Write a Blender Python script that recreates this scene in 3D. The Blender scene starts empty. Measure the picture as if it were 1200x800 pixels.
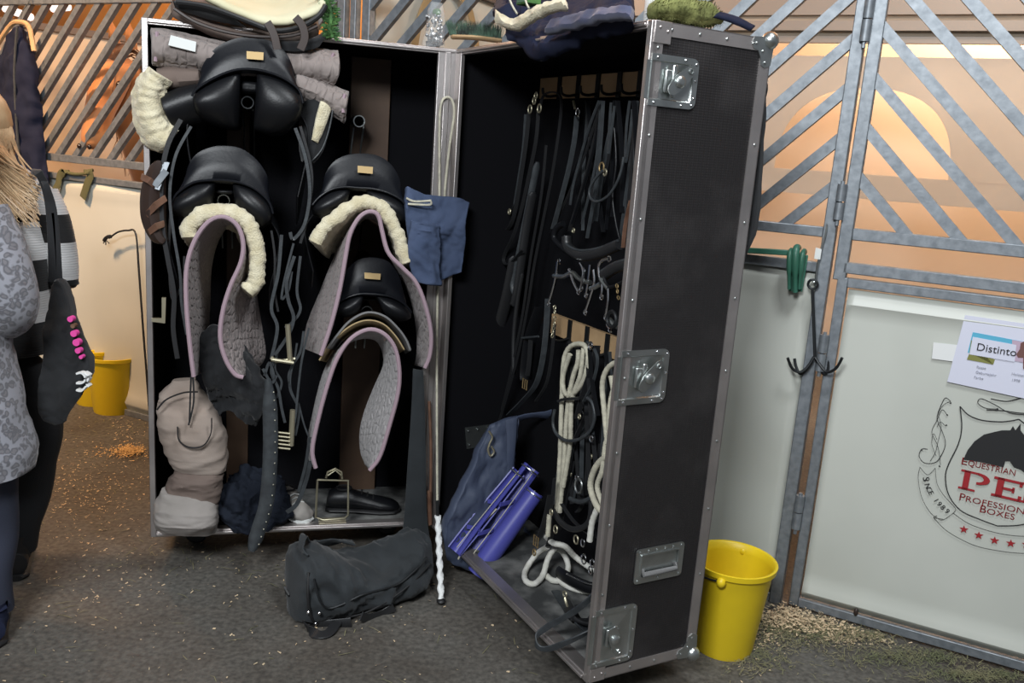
import bpy, bmesh, math, random
from mathutils import Vector, Matrix, noise
random.seed(7)
C = bpy.context.scene.collection
V3 = Vector
# ---------------------------------------------------------------- camera, world, lights, exposure
FOC = 1023.14; PITCH = math.radians(12.2756); ROLL = math.radians(4.1559)
CAM = V3((0, 0, 1.6))
_fw = V3((0, math.cos(PITCH), -math.sin(PITCH))); _r = V3((1, 0, 0)); _u = _r.cross(_fw)
CR = _r*math.cos(ROLL) + _u*math.sin(ROLL); CU = -_r*math.sin(ROLL) + _u*math.cos(ROLL)
cd = bpy.data.cameras.new('camera'); cam = bpy.data.objects.new('camera', cd); C.objects.link(cam)
cd.sensor_width = 36; cd.lens = FOC/1200*36; cd.clip_start = .05
cam.matrix_world = Matrix(((CR.x, CU.x, -_fw.x, CAM.x), (CR.y, CU.y, -_fw.y, CAM.y), (CR.z, CU.z, -_fw.z, CAM.z), (0, 0, 0, 1)))
bpy.context.scene.camera = cam
w = bpy.data.worlds.new('tent_light'); bpy.context.scene.world = w; w.use_nodes = True
w.node_tree.nodes['Background'].inputs[0].default_value = (.62, .66, .74, 1)
w.node_tree.nodes['Background'].inputs[1].default_value = .23
vs = bpy.context.scene.view_settings
vs.view_transform = 'Standard'; vs.look = 'None'; vs.gamma = 1; vs.exposure = 0.0
def area(name, loc, target, size, power, col, sy=None, spread=180):
    l = bpy.data.lights.new(name, 'AREA'); l.energy = power; l.color = col; l.size = size
    if sy: l.shape = 'RECTANGLE'; l.size_y = sy
    l.spread = math.radians(spread)
    o = bpy.data.objects.new(name, l); C.objects.link(o); o.location = loc
    o.rotation_euler = (V3(target)-V3(loc)).to_track_quat('-Z', 'Y').to_euler(); return o
area('aisle_lamp', (1.0, 1.2, 4.3), (.4, 3.0, .5), .7, 80, (.93, .97, 1), .7)
area('aisle_lamp', (-1.0, -.8, 3.3), (-.1, 3, .6), 1.2, 165, (.93, .97, 1), .8)
area("warm_lamp", (-3.1, 2.9, 3.7), (-3.2, 4.9, .9), .4, 82, (1, .62, .34), .4, 110)
def point(name, loc, power, col, r=.15):
    l = bpy.data.lights.new(name, 'POINT'); l.energy = power; l.color = col; l.shadow_soft_size = r
    o = bpy.data.objects.new(name, l); C.objects.link(o); o.location = loc
point('stall_lamp', (2.4, 4.6, 3.6), 85, (1, .76, .56))
point('stall_lamp', (3.2, 6.25, 3.5), 430, (1, .76, .55), .6)
point('stall_lamp', (-1.0, 5.4, 3.4), 110, (1, .74, .54))
point('stall_lamp', (-3.4, 5.6, 3.6), 90, (1, .60, .34))

# ---------------------------------------------------------------- frames
class Frame:
    def __init__(s, o, u):
        s.o = V3((o[0], o[1], 0)); s.u = V3((u[0], u[1], 0)).normalized(); s.v = V3((-s.u.y, s.u.x, 0))
    def p(s, u, v, z): return s.o + s.u*u + s.v*v + V3((0, 0, z))
FL = Frame((-1.27724, 2.98469), (.96458, .26377))        # case body front, v goes into the case
FR = Frame((-.26394, 3.26179), (.48952, -.87199))        # open case door, from the hinge towards the viewer
FW = Frame((1.13354, 3.02761), (.89122, -.45357))        # stall front
FS = Frame(tuple(FR.p(1.142, 0, 0))[:2], tuple(FR.v)[:2])      # outer end panel of the door
FX = Frame((0, 0), (1, 0))
assert FR.v.x > 0
def ray(x, y): return _fw + CR*((x-600)/FOC) - CU*((y-400)/FOC)
def onf(F, x, y, d=0):
    r = ray(x, y); n = F.v; k = (F.o + n*d - CAM).dot(n)/r.dot(n); return CAM + r*k
def L(x, y, d=0): return onf(FL, x, y, d)
def R(x, y, d=0): return onf(FR, x, y, d)
def W(x, y, d=0): return onf(FW, x, y, d)
def S(x, y, d=0): return onf(FS, x, y, d)
def Z(x, y, z=0):
    r = ray(x, y); return CAM + r*((z-CAM.z)/r.z)
def loc(F, p): q = p - F.o; return q.dot(F.u), q.dot(F.v), p.z
# ---------------------------------------------------------------- materials
def mat(name, col, rough=.6, metal=0., col2=None, scale=8., detail=4., bump=0., bscale=60., kind='noise', spec=None, sheen=0., trans=0., mixlo=.35, mixhi=.65, coords='Object', coat=0.):
    m = bpy.data.materials.new(name); m.use_nodes = True; t = m.node_tree; n = t.nodes; l = t.links
    b = n['Principled BSDF']; b.inputs['Base Color'].default_value = (*col, 1); b.inputs['Roughness'].default_value = rough; b.inputs['Metallic'].default_value = metal
    if spec is not None: b.inputs['Specular IOR Level'].default_value = spec
    if sheen: b.inputs['Sheen Weight'].default_value = sheen; b.inputs['Sheen Roughness'].default_value = .5
    if trans: b.inputs['Transmission Weight'].default_value = trans
    if coat: b.inputs['Coat Weight'].default_value = coat; b.inputs['Coat Roughness'].default_value = .15
    tc = n.new('ShaderNodeTexCoord')
    if col2:
        x = n.new('ShaderNodeTexNoise') if kind != 'voronoi' else n.new('ShaderNodeTexVoronoi')
        x.inputs['Scale'].default_value = scale
        if kind != 'voronoi': x.inputs['Detail'].default_value = detail
        r = n.new('ShaderNodeValToRGB'); r.color_ramp.elements[0].position = mixlo; r.color_ramp.elements[1].position = mixhi
        r.color_ramp.elements[0].color = (*col, 1); r.color_ramp.elements[1].color = (*col2, 1)
        l.new(tc.outputs[coords], x.inputs['Vector']); l.new(x.outputs[0], r.inputs[0]); l.new(r.outputs[0], b.inputs['Base Color'])
    if bump:
        x = n.new('ShaderNodeTexNoise'); x.inputs['Scale'].default_value = bscale; x.inputs['Detail'].default_value = 3
        bp = n.new('ShaderNodeBump'); bp.inputs['Strength'].default_value = bump; bp.inputs['Distance'].default_value = .004
        l.new(tc.outputs[coords], x.inputs['Vector']); l.new(x.outputs[0], bp.inputs['Height']); l.new(bp.outputs[0], b.inputs['Normal'])
    m['b'] = 1
    return m
def nodes(m): return m.node_tree.nodes, m.node_tree.links, m.node_tree.nodes['Principled BSDF']
M = {}
M['alu'] = mat('brushed_aluminium', (.56, .52, .505), .38, .85, (.43, .40, .39), 6, bump=.15, bscale=200)
M['steel'] = mat('galvanised_steel', (.29, .315, .34), .5, .55, (.18, .20, .22), 38, bump=.1, bscale=80, mixlo=.3, mixhi=.7)
M['zinc'] = mat('zinc_plate', (.55, .58, .57), .3, .95, (.40, .43, .42), 10, bump=.1, bscale=60)
M['chrome'] = mat('chrome', (.72, .73, .75), .18, 1)
M['brass'] = mat('brass', (.36, .26, .13), .55, .8)
M['oldbrass'] = mat('worn_brass', (.50, .46, .33), .42, .8)
M['irond'] = mat('dark_iron', (.02, .022, .024), .45, .5)
M['felt'] = mat('black_felt', (.0045, .0045, .006), .95, bump=.3, bscale=300, spec=.15)
M['leather'] = mat('black_leather', (.006, .0065, .008), .40, bump=.12, bscale=160, spec=.34)
M['seatleather'] = mat('smooth_black_leather', (.005, .0058, .0085), .38, bump=.08, bscale=90, spec=.27)
M['strapleather'] = mat('black_strap_leather', (.017, .0175, .019), .42, bump=.1, bscale=160)
M['greyleather'] = mat('worn_grey_leather', (.030, .034, .038), .5, col2=(.048, .055, .060), scale=30, bump=.2, bscale=120)
M['brownleather'] = mat('brown_leather', (.10, .05, .032), .4, col2=(.22, .12, .08), scale=14)
M['darkbrown'] = mat('dark_brown_leather', (.035, .022, .018), .4)
M['blackcloth'] = mat('black_cloth', (.010, .011, .013), .9, bump=.2, bscale=250, sheen=.15)
M['bagcloth'] = mat('charcoal_bag_cloth', (.016, .020, .023), .85, col2=(.024, .029, .033), scale=9, bump=.25, bscale=320, sheen=.1)
M['navy'] = mat('navy_cloth', (.010, .013, .032), .9, col2=(.014, .018, .04), scale=10, bump=.2, bscale=260, spec=.2)
M['darknavy'] = mat('dark_navy_cloth', (.009, .012, .020), .9, col2=(.014, .018, .028), scale=10, bump=.2, bscale=260, spec=.2)
M['navytop'] = mat('navy_padded_cloth', (.035, .042, .085), .7, col2=(.06, .07, .13), scale=6, bump=.15, bscale=120, sheen=.2)
M['bluecloth'] = mat('slate_blue_cloth', (.043, .065, .125), .9, col2=(.058, .082, .15), scale=9, bump=.2, bscale=240)
M['bluebag'] = mat('blue_nylon', (.045, .060, .105), .65, col2=(.065, .082, .13), scale=7, bump=.1, bscale=200)
M['blueplastic'] = mat('royal_blue_plastic', (.075, .08, .36), .42)
M['taupe'] = mat('taupe_cloth', (.30, .24, .20), .9, col2=(.36, .30, .26), scale=5, bump=.15, bscale=260)
M['bagtaupe2'] = mat('grey_taupe_cloth', (.24, .22, .20), .85, col2=(.34, .31, .29), scale=5, bump=.15, bscale=200)
M['lilac'] = mat('lilac_piping', (.36, .26, .30), .8, bump=.2, bscale=400)
M['whitelabel'] = mat('white_label', (.72, .74, .72), .7)
M['fleece'] = mat('cream_sheepskin', (.60, .53, .35), .95, col2=(.72, .66, .48), scale=26, bump=1, bscale=190, sheen=.3)
M['cream'] = mat('cream_cloth', (.62, .58, .38), .85, col2=(.70, .67, .47), scale=5, bump=.1, bscale=200)
M['browncloth'] = mat('brown_grey_cloth', (.13, .095, .08), .85, col2=(.17, .13, .11), scale=7, bump=.15, bscale=200)
M['tan'] = mat('tan_felt', (.36, .27, .14), .9)
M['rope'] = mat('cream_rope', (.60, .57, .45), .85, col2=(.42, .40, .32), scale=40, bump=.5, bscale=260)
M['whiterope'] = mat('white_rope', (.74, .73, .68), .8, col2=(.6, .59, .52), scale=40, bump=.4, bscale=260)
M['wood'] = mat('plywood', (.42, .27, .14), .6, col2=(.52, .35, .19), scale=9, detail=8)
M['wooddark'] = mat('stained_plank', (.075, .043, .027), .6, col2=(.10, .06, .036), scale=9, detail=8)
M['green'] = mat('green_plastic', (.035, .13, .085), .4, col2=(.05, .17, .12), scale=12)
M['olive'] = mat('olive_webbing', (.10, .10, .045), .9, bump=.3, bscale=300)
M['bristle'] = mat('black_bristle', (.02, .022, .02), .8, col2=(.08, .15, .10), scale=30)
M['fuzz'] = mat('green_fuzz', (.11, .12, .035), .95, col2=(.20, .21, .07), scale=30, bump=1, bscale=90)
M['darkgreen'] = mat('dark_green_tinsel', (.02, .07, .02), .8, col2=(.08, .2, .05), scale=40)
M['yellow'] = mat('yellow_plastic', (.80, .58, .014), .42, col2=(.72, .52, .015), scale=4, bump=.1, bscale=30)
M['grey'] = mat('grey_rubber', (.16, .16, .16), .8)
M['black'] = mat('black_plastic', (.012, .012, .013), .5)
M['white'] = mat('white_plastic', (.78, .79, .78), .45)
M['soletan'] = mat('shoe_grey', (.38, .35, .31), .8, col2=(.30, .28, .26), scale=8)
M['paper'] = mat('paper', (.66, .67, .78), .8)
M['ink'] = mat('black_ink', (.015, .015, .016), .7)
M['greyink'] = mat('grey_ink', (.35, .36, .42), .8)
M['redink'] = mat('red_ink', (.33, .015, .02), .7)
M['skin'] = mat('skin', (.50, .30, .22), .55, col2=(.56, .35, .27), scale=8)
M['hair'] = mat('blond_hair', (.40, .26, .14), .5, col2=(.52, .37, .22), scale=20)
M['trouser'] = mat('black_trousers', (.010, .011, .013), .9, bump=.2, bscale=200)
M['denim'] = mat('dark_denim', (.03, .036, .06), .9, bump=.2, bscale=200)
M['pink'] = mat('pink_print', (.75, .07, .35), .7)
M['straw'] = mat('straw', (.26, .23, .13), .9, col2=(.14, .15, .075), scale=6)
M['shaving'] = mat('wood_shaving', (.66, .50, .32), .9, col2=(.50, .40, .26), scale=6)
M['sawdust'] = mat('orange_sawdust', (.65, .42, .18), .95)
M['peach'] = mat('stall_wall_panel', (.62, .50, .40), .8, col2=(.66, .54, .43), scale=1.2)
M['tanwall'] = mat('tan_partition', (.50, .42, .33), .85, col2=(.54, .46, .36), scale=1.5)
M['film'] = mat('translucent_film', (.62, .60, .56), .45, col2=(.70, .67, .62), scale=2.5, bump=.4, bscale=3)
M['orangewall'] = mat('orange_tent_wall', (.62, .30, .08), .8, col2=(.68, .36, .11), scale=1.5)
M['darkbar'] = mat('dark_bar', (.11, .09, .08), .6)
M['greybar'] = mat('grey_bar', (.30, .27, .24), .5, .3)
M['chestnut'] = mat('chestnut_coat', (.38, .15, .05), .7, col2=(.46, .20, .07), scale=6, sheen=.2)
M['mane'] = mat('dark_mane', (.10, .05, .03), .7, col2=(.24, .11, .05), scale=20)
M['skyblue'] = mat('photo_sky', (.10, .42, .60), .6)
M['photogreen'] = mat('photo_grass', (.22, .22, .06), .6)
M['photopink'] = mat('photo_haze', (.50, .38, .48), .6)
M['photohorse'] = mat('photo_horse', (.16, .07, .06), .6)
M['eye'] = mat('eye', (.02, .012, .01), .15)
M['silver'] = mat('crumpled_foil', (.5, .5, .5), .3, .8, (.08, .08, .08), 60, mixlo=.4, mixhi=.6)
M['floordirt'] = mat('dusty_lining', (.04, .042, .042), .95, col2=(.24, .24, .23), scale=9, detail=8, bump=.6, bscale=30, mixlo=.42, mixhi=.75)
# clear bag
m = M['clear'] = mat('clear_film', (.85, .87, .88), .15); n, l, b = nodes(m); b.inputs['Alpha'].default_value = .16
# black laminated case board with a fine pressed pattern
m = M['board'] = mat('black_case_board', (.012, .0105, .0105), .5, spec=.45); n, l, b = nodes(m)
tc = n.new('ShaderNodeTexCoord'); vo = n.new('ShaderNodeTexVoronoi'); vo.inputs['Scale'].default_value = 150; vo.inputs['Randomness'].default_value = 0
bp = n.new('ShaderNodeBump'); bp.inputs['Strength'].default_value = .7; bp.inputs['Distance'].default_value = .002
l.new(tc.outputs['Object'], vo.inputs['Vector']); l.new(vo.outputs[0], bp.inputs['Height']); l.new(bp.outputs[0], b.inputs['Normal'])
no = n.new('ShaderNodeTexNoise'); no.inputs['Scale'].default_value = 5; no.inputs['Detail'].default_value = 8
ra = n.new('ShaderNodeValToRGB'); ra.color_ramp.elements[0].position = .5; ra.color_ramp.elements[1].position = .8
ra.color_ramp.elements[0].color = (.014, .0125, .013, 1); ra.color_ramp.elements[1].color = (.035, .032, .032, 1)
l.new(tc.outputs['Object'], no.inputs['Vector']); l.new(no.outputs[0], ra.inputs[0]); l.new(ra.outputs[0], b.inputs['Base Color'])
# quilted cloth: stitched scallops from UV
def quilt(name, c1, c2):
    m = mat(name, c1, .85, sheen=.15); n, l, b = nodes(m)
    uv = n.new('ShaderNodeTexCoord'); vo = n.new('ShaderNodeTexVoronoi'); vo.feature = 'DISTANCE_TO_EDGE'; vo.inputs['Scale'].default_value = 31; vo.inputs['Randomness'].default_value = .55
    nz = n.new('ShaderNodeTexNoise'); nz.inputs['Scale'].default_value = 30; ad = n.new('ShaderNodeMix'); ad.data_type = 'RGBA'; ad.inputs[0].default_value = .03
    l.new(uv.outputs['UV'], nz.inputs['Vector']); l.new(uv.outputs['UV'], ad.inputs[6]); l.new(nz.outputs['Color'], ad.inputs[7]); l.new(ad.outputs[2], vo.inputs['Vector'])
    mr = n.new('ShaderNodeMapRange'); mr.inputs[1].default_value = 0; mr.inputs[2].default_value = .32; mr.interpolation_type = 'SMOOTHSTEP'
    bp = n.new('ShaderNodeBump'); bp.inputs['Strength'].default_value = 1; bp.inputs['Distance'].default_value = .0045
    l.new(vo.outputs['Distance'], mr.inputs[0]); l.new(mr.outputs[0], bp.inputs['Height']); l.new(bp.outputs[0], b.inputs['Normal'])
    return m
M['quilt'] = quilt('quilted_taupe_cloth', (.33, .28, .27), 0)
M['quiltgrey'] = quilt('quilted_grey_cloth', (.42, .40, .40), 0)
M['quiltdark'] = quilt('quilted_mushroom_cloth', (.26, .22, .205), 0)
# white PVC sheet of the stall panels
m = M['pvc'] = mat('white_pvc_sheet', (.57, .585, .53), .42, col2=(.49, .505, .455), scale=1.3, bump=.5, bscale=4)
n_, l_, b_ = nodes(M['film']); tr = n_.new('ShaderNodeBsdfTranslucent'); tr.inputs[0].default_value = (.75, .70, .62, 1); mxs = n_.new('ShaderNodeMixShader'); mxs.inputs[0].default_value = .45
l_.new(b_.outputs[0], mxs.inputs[1]); l_.new(tr.outputs[0], mxs.inputs[2]); l_.new(mxs.outputs[0], n_['Material Output'].inputs[0])
# asphalt floor
m = M['floor'] = mat('worn_floor', (.07, .06, .05), .75); n, l, b = nodes(m)
tc = n.new('ShaderNodeTexCoord'); n1 = n.new('ShaderNodeTexNoise'); n1.inputs['Scale'].default_value = 1.3; n1.inputs['Detail'].default_value = 9; n1.inputs['Roughness'].default_value = .65
r1 = n.new('ShaderNodeValToRGB'); r1.color_ramp.elements[0].position = .34; r1.color_ramp.elements[1].position = .66
r1.color_ramp.elements[0].color = (.066, .055, .044, 1); r1.color_ramp.elements[1].color = (.118, .112, .100, 1)
n2 = n.new('ShaderNodeTexNoise'); n2.inputs['Scale'].default_value = 55; n2.inputs['Detail'].default_value = 6
r2 = n.new('ShaderNodeValToRGB'); r2.color_ramp.elements[0].position = .3; r2.color_ramp.elements[1].position = .72
r2.color_ramp.elements[0].color = (.55, .55, .55, 1); r2.color_ramp.elements[1].color = (1.35, 1.35, 1.35, 1)
mx = n.new('ShaderNodeMix'); mx.data_type = 'RGBA'; mx.blend_type = 'MULTIPLY'; mx.inputs[0].default_value = 1
l.new(tc.outputs['Object'], n1.inputs['Vector']); l.new(n1.outputs[0], r1.inputs[0]); l.new(tc.outputs['Object'], n2.inputs['Vector']); l.new(n2.outputs[0], r2.inputs[0])
l.new(r1.outputs[0], mx.inputs[6]); l.new(r2.outputs[0], mx.inputs[7]); l.new(mx.outputs[2], b.inputs['Base Color'])
bp = n.new('ShaderNodeBump'); bp.inputs['Strength'].default_value = .4; bp.inputs['Distance'].default_value = .006
l.new(n2.outputs[0], bp.inputs['Height']); l.new(bp.outputs[0], b.inputs['Normal'])
# leopard print fleece
m = M['leopard'] = mat('leopard_fleece', (.4, .4, .4), .9, sheen=.3); n, l, b = nodes(m)
tc = n.new('ShaderNodeTexCoord'); nz = n.new('ShaderNodeTexNoise'); nz.inputs['Scale'].default_value = 22
ad = n.new('ShaderNodeMix'); ad.data_type = 'RGBA'; ad.inputs[0].default_value = .045
vo = n.new('ShaderNodeTexVoronoi'); vo.inputs['Scale'].default_value = 52
l.new(tc.outputs['Object'], nz.inputs['Vector']); l.new(tc.outputs['Object'], ad.inputs[6]); l.new(nz.outputs['Color'], ad.inputs[7]); l.new(ad.outputs[2], vo.inputs['Vector'])
rr = n.new('ShaderNodeValToRGB'); e = rr.color_ramp.elements; e[0].position = .0; e[0].color = (.17, .17, .185, 1); e[1].position = .62; e[1].color = (.27, .275, .31, 1)
for ps, cc in ((.26, (.17, .165, .18)), (.34, (.105, .105, .12)), (.46, (.125, .125, .14))): x = e.new(ps); x.color = (*cc, 1)
l.new(vo.outputs['Distance'], rr.inputs[0]); l.new(rr.outputs[0], b.inputs['Base Color'])
# knitted stripes (bands by height on the garment)
m = M['stripes'] = mat('striped_knit', (.8, .8, .8), .95, sheen=.2); n, l, b = nodes(m)
tc = n.new('ShaderNodeTexCoord'); sx = n.new('ShaderNodeSeparateXYZ'); l.new(tc.outputs['Object'], sx.inputs[0])
at = n.new('ShaderNodeAttribute'); at.attribute_name = 'band'
rr = n.new('ShaderNodeValToRGB'); rr.color_ramp.interpolation = 'CONSTANT'; e = rr.color_ramp.elements
seq = [(0, 0), (.20, 1), (.375, 0), (.545, 1), (.75, 0), (.90, 1)]
e[0].position = 0; e[0].color = (.012, .012, .013, 1); e[1].position = .20; e[1].color = (.66, .66, .66, 1)
for ps, wv in seq[2:]: x = e.new(ps); x.color = (.66, .66, .66, 1) if wv else (.012, .012, .013, 1)
l.new(at.outputs['Fac'], rr.inputs[0]); l.new(rr.outputs[0], b.inputs['Base Color'])
wv = n.new('ShaderNodeTexWave'); wv.bands_direction = 'Z'; wv.inputs['Scale'].default_value = 38; wv.inputs['Distortion'].default_value = 2
l.new(tc.outputs['Object'], wv.inputs['Vector']); bp = n.new('ShaderNodeBump'); bp.inputs['Strength'].default_value = .35; bp.inputs['Distance'].default_value = .002
l.new(wv.outputs[0], bp.inputs['Height']); l.new(bp.outputs[0], b.inputs['Normal'])
# lamp
m = M['glow'] = mat('lamp_glow', (1, .9, .85), .5); n, l, b = nodes(m)
b.inputs['Emission Color'].default_value = (1, .86, .80, 1); b.inputs['Emission Strength'].default_value = 1.3
# ---------------------------------------------------------------- mesh helpers
WL = {}
class G:
    def __init__(s): s.v = []; s.f = []; s.m = []; s.uv = None; s.cur = 0
    def add(s, vs, fs):
        k = len(s.v); s.v += [V3(x) for x in vs]; s.f += [tuple(i+k for i in f) for f in fs]; s.m += [s.cur]*len(fs); return s
    def box(s, F, u0, u1, v0, v1, z0, z1):
        vs = [F.p(u, v, z) for z in (z0, z1) for (u, v) in ((u0, v0), (u1, v0), (u1, v1), (u0, v1))]
        return s.add(vs, [(0, 3, 2, 1), (4, 5, 6, 7), (0, 1, 5, 4), (1, 2, 6, 5), (2, 3, 7, 6), (3, 0, 4, 7)])
    def bar(s, a, b, w, t, side):
        """rectangular bar from a to b; w measured along side, t across it"""
        d = (b-a).normalized(); x = (side - d*side.dot(d)).normalized()*(w/2); y = d.cross(x).normalized()*(t/2)
        vs = [q + x*i + y*j for q in (a, b) for i, j in ((-1, -1), (1, -1), (1, 1), (-1, 1))]
        return s.add(vs, [(0, 3, 2, 1), (4, 5, 6, 7), (0, 1, 5, 4), (1, 2, 6, 5), (2, 3, 7, 6), (3, 0, 4, 7)])
    def ring_loft(s, rings, caps=True, closed=False):
        k = len(s.v); n = len(rings[0]); s.v += [V3(p) for r in rings for p in r]; fs = []
        R_ = len(rings)
        for i in range(R_ if closed else R_-1):
            for j in range(n):
                a = k+i*n+j; b = k+i*n+(j+1) % n; i2 = (i+1) % R_; c = k+i2*n+(j+1) % n; d = k+i2*n+j; fs.append((a, b, c, d))
        if caps and not closed: fs.append(tuple(k+j for j in range(n))[::-1]); fs.append(tuple(k+(R_-1)*n+j for j in range(n)))
        s.f += fs; s.m += [s.cur]*len(fs); return s
    def tube(s, path, r, n=8, closed=False, r2=None, up=None):
        P = [V3(p) for p in path]; N = len(P); rings = []
        rs = r if isinstance(r, (list, tuple)) else [r]*N
        r2s = rs if r2 is None else (r2 if isinstance(r2, (list, tuple)) else [r2]*N)
        prev = None
        for i in range(N):
            if closed: t = (P[(i+1) % N]-P[i-1])
            else: t = P[min(i+1, N-1)]-P[max(i-1, 0)]
            t = t.normalized() if t.length > 1e-9 else V3((0, 0, 1))
            if up is not None: a = up
            else: a = prev if prev is not None else (V3((0, 0, 1)) if abs(t.z) < .9 else V3((1, 0, 0)))
            x = a - t*a.dot(t); x = x.normalized() if x.length > 1e-6 else t.orthogonal().normalized()
            prev = x; y = t.cross(x)
            rings.append([P[i] + x*(rs[i]*math.cos(2*math.pi*j/n)) + y*(r2s[i]*math.sin(2*math.pi*j/n)) for j in range(n)])
        return s.ring_loft(rings, True, closed)
    def strap(s, path, w, t, side, closed=False):
        P = [V3(p) for p in path]; N = len(P); rings = []
        for i in range(N):
            d = (P[(i+1) % N]-P[i-1]) if closed else (P[min(i+1, N-1)]-P[max(i-1, 0)])
            d = d.normalized() if d.length > 1e-9 else V3((0, 0, 1))
            sd = side[i] if isinstance(side, list) else side
            x = sd - d*sd.dot(d); x = (x.normalized() if x.length > .05 else d.orthogonal().normalized())
            y = d.cross(x); ww = w[i] if isinstance(w, list) else w
            rings.append([P[i]+x*(a*ww/2)+y*(b*t/2) for a, b in ((-1, -.4), (-.9, -1), (.9, -1), (1, -.4), (1, .4), (.9, 1), (-.9, 1), (-1, .4))])
        return s.ring_loft(rings, True, closed)
    def lathe(s, o, prof, n=24, axis=V3((0, 0, 1)), ref=V3((1, 0, 0))):
        x = (ref-axis*ref.dot(axis)).normalized(); y = axis.cross(x)
        rings = [[o+axis*z+(x*math.cos(2*math.pi*j/n)+y*math.sin(2*math.pi*j/n))*max(r, 1e-4) for j in range(n)] for r, z in prof]
        return s.ring_loft(rings, True)
    def ball(s, o, rx, ry, rz, n=12, m=8, F=None, bump=0, bs=10):
        F = F or FX; rings = []
        for i in range(m+1):
            a = math.pi*(i/m); q = []
            for j in range(n):
                p = F.u*(rx*math.sin(a)*math.cos(2*math.pi*j/n))+F.v*(ry*math.sin(a)*math.sin(2*math.pi*j/n))+V3((0, 0, -rz*math.cos(a)))
                if bump: p = p*(1+bump*noise.noise((o+p)*bs))
                q.append(o+p)
            rings.append(q)
        return s.ring_loft(rings, True)
    def poly(s, pts, off):
        """flat polygon extruded by vector off"""
        n = len(pts); P = [V3(p) for p in pts]; vs = P+[p+off for p in P]
        return s.add(vs, [tuple(range(n))[::-1], tuple(range(n, 2*n))]+[(i, (i+1) % n, n+(i+1) % n, n+i) for i in range(n)])
    def obj(s, name, material, parent=None, label=None, cat=None, group=None, kind=None, sharp=42, bev=0, sub=0, base=None, flat=False):
        me = bpy.data.meshes.new(name)
        xs = [p.x for p in s.v]; ys = [p.y for p in s.v]; zs = [p.z for p in s.v]
        c = V3(base) if base is not None else V3(((min(xs)+max(xs))/2, (min(ys)+max(ys))/2, min(zs)))
        me.from_pydata([p-c for p in s.v], [], s.f)
        ms = material if isinstance(material, list) else [material]
        for q in ms: me.materials.append(M[q])
        if len(ms) > 1: me.polygons.foreach_set('material_index', s.m)
        if s.uv:
            ul = me.uv_layers.new(name='UVMap')
            for lp in me.loops: ul.data[lp.index].uv = s.uv[lp.vertex_index]
        bm = bmesh.new(); bm.from_mesh(me); bmesh.ops.recalc_face_normals(bm, faces=bm.faces); bm.to_mesh(me); bm.free()
        if not flat: me.shade_smooth(); me.set_sharp_from_angle(angle=math.radians(sharp))
        o = bpy.data.objects.new(name, me); C.objects.link(o)
        if parent is not None: o.parent = parent; o.location = c-WL[parent.name]
        else: o.location = c
        WL[o.name] = c
        if bev:
            md = o.modifiers.new('bevel', 'BEVEL'); md.width = bev; md.segments = 2; md.limit_method = 'ANGLE'
        if sub: md = o.modifiers.new('sub', 'SUBSURF'); md.levels = sub; md.render_levels = sub
        tag(o, label, cat, group, kind); return o
def tag(o, label=None, cat=None, group=None, kind=None):
    if label: o['label'] = label
    if cat: o['category'] = cat
    if group: o['group'] = group
    if kind: o['kind'] = kind
def thing(name, label, cat, at, group=None, kind=None):
    o = bpy.data.objects.new(name, None); C.objects.link(o); o.empty_display_size = .05; o.location = at; WL[o.name] = V3(at)
    tag(o, label, cat, group, kind); return o
def copy_tree(o, at, label=None, rz=None, group=None):
    def rec(q, par):
        c = q.copy(); C.objects.link(c)
        if par is not None: c.parent = par
        WL[c.name] = V3(WL[q.name])
        for ch in [x for x in list(C.objects) if x.parent == q and x.name not in made]: made.add(rec(ch, c).name)
        return c
    made = set(); c = rec(o, None); c.location = at; WL[c.name] = V3(at)
    if label: c['label'] = label
    if rz is not None: c.rotation_euler = (0, 0, rz)
    if group: c['group'] = group
    return c
def cr(P, n, closed=False):
    P = [V3(p) for p in P]; N = len(P); out = []; segs = N if closed else N-1
    if N == 2 and not closed: return [P[0].lerp(P[1], i/(n-1)) for i in range(n)]
    for i in range(n):
        t = i/n*segs if closed else i/(n-1)*segs; k = min(int(t), segs-1) if not closed else int(t) % N; f = t-int(t) if closed else t-k
        g = (lambda j: P[j % N]) if closed else (lambda j: P[max(0, min(N-1, j))])
        a, b, c, d = g(k-1), g(k), g(k+1), g(k+2)
        out.append(.5*((2*b)+(c-a)*f+(2*a-5*b+4*c-d)*f*f+(3*b-a-3*c+d)*f**3))
    return out
def px(fn, s, d=0):
    t = [float(x) for x in s.replace(',', ' ').split()]; dd = d if isinstance(d, (list, tuple)) else None
    n = len(t)//2
    return [fn(t[2*i], t[2*i+1], (dd[0]+(dd[1]-dd[0])*i/max(1, n-1)) if dd else d) for i in range(n)]
def wrk(p, sc):
    a = noise.noise(p*sc); b = noise.noise(p*(sc*1.7)+V3((3, 1, 7))); c = noise.noise(V3((p.x, p.y, p.z*1.6))*(sc*3.7)+V3((1, 8, 2)))
    return .7*a+.9*(.25-abs(b))+.35*(.25-abs(c))
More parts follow.
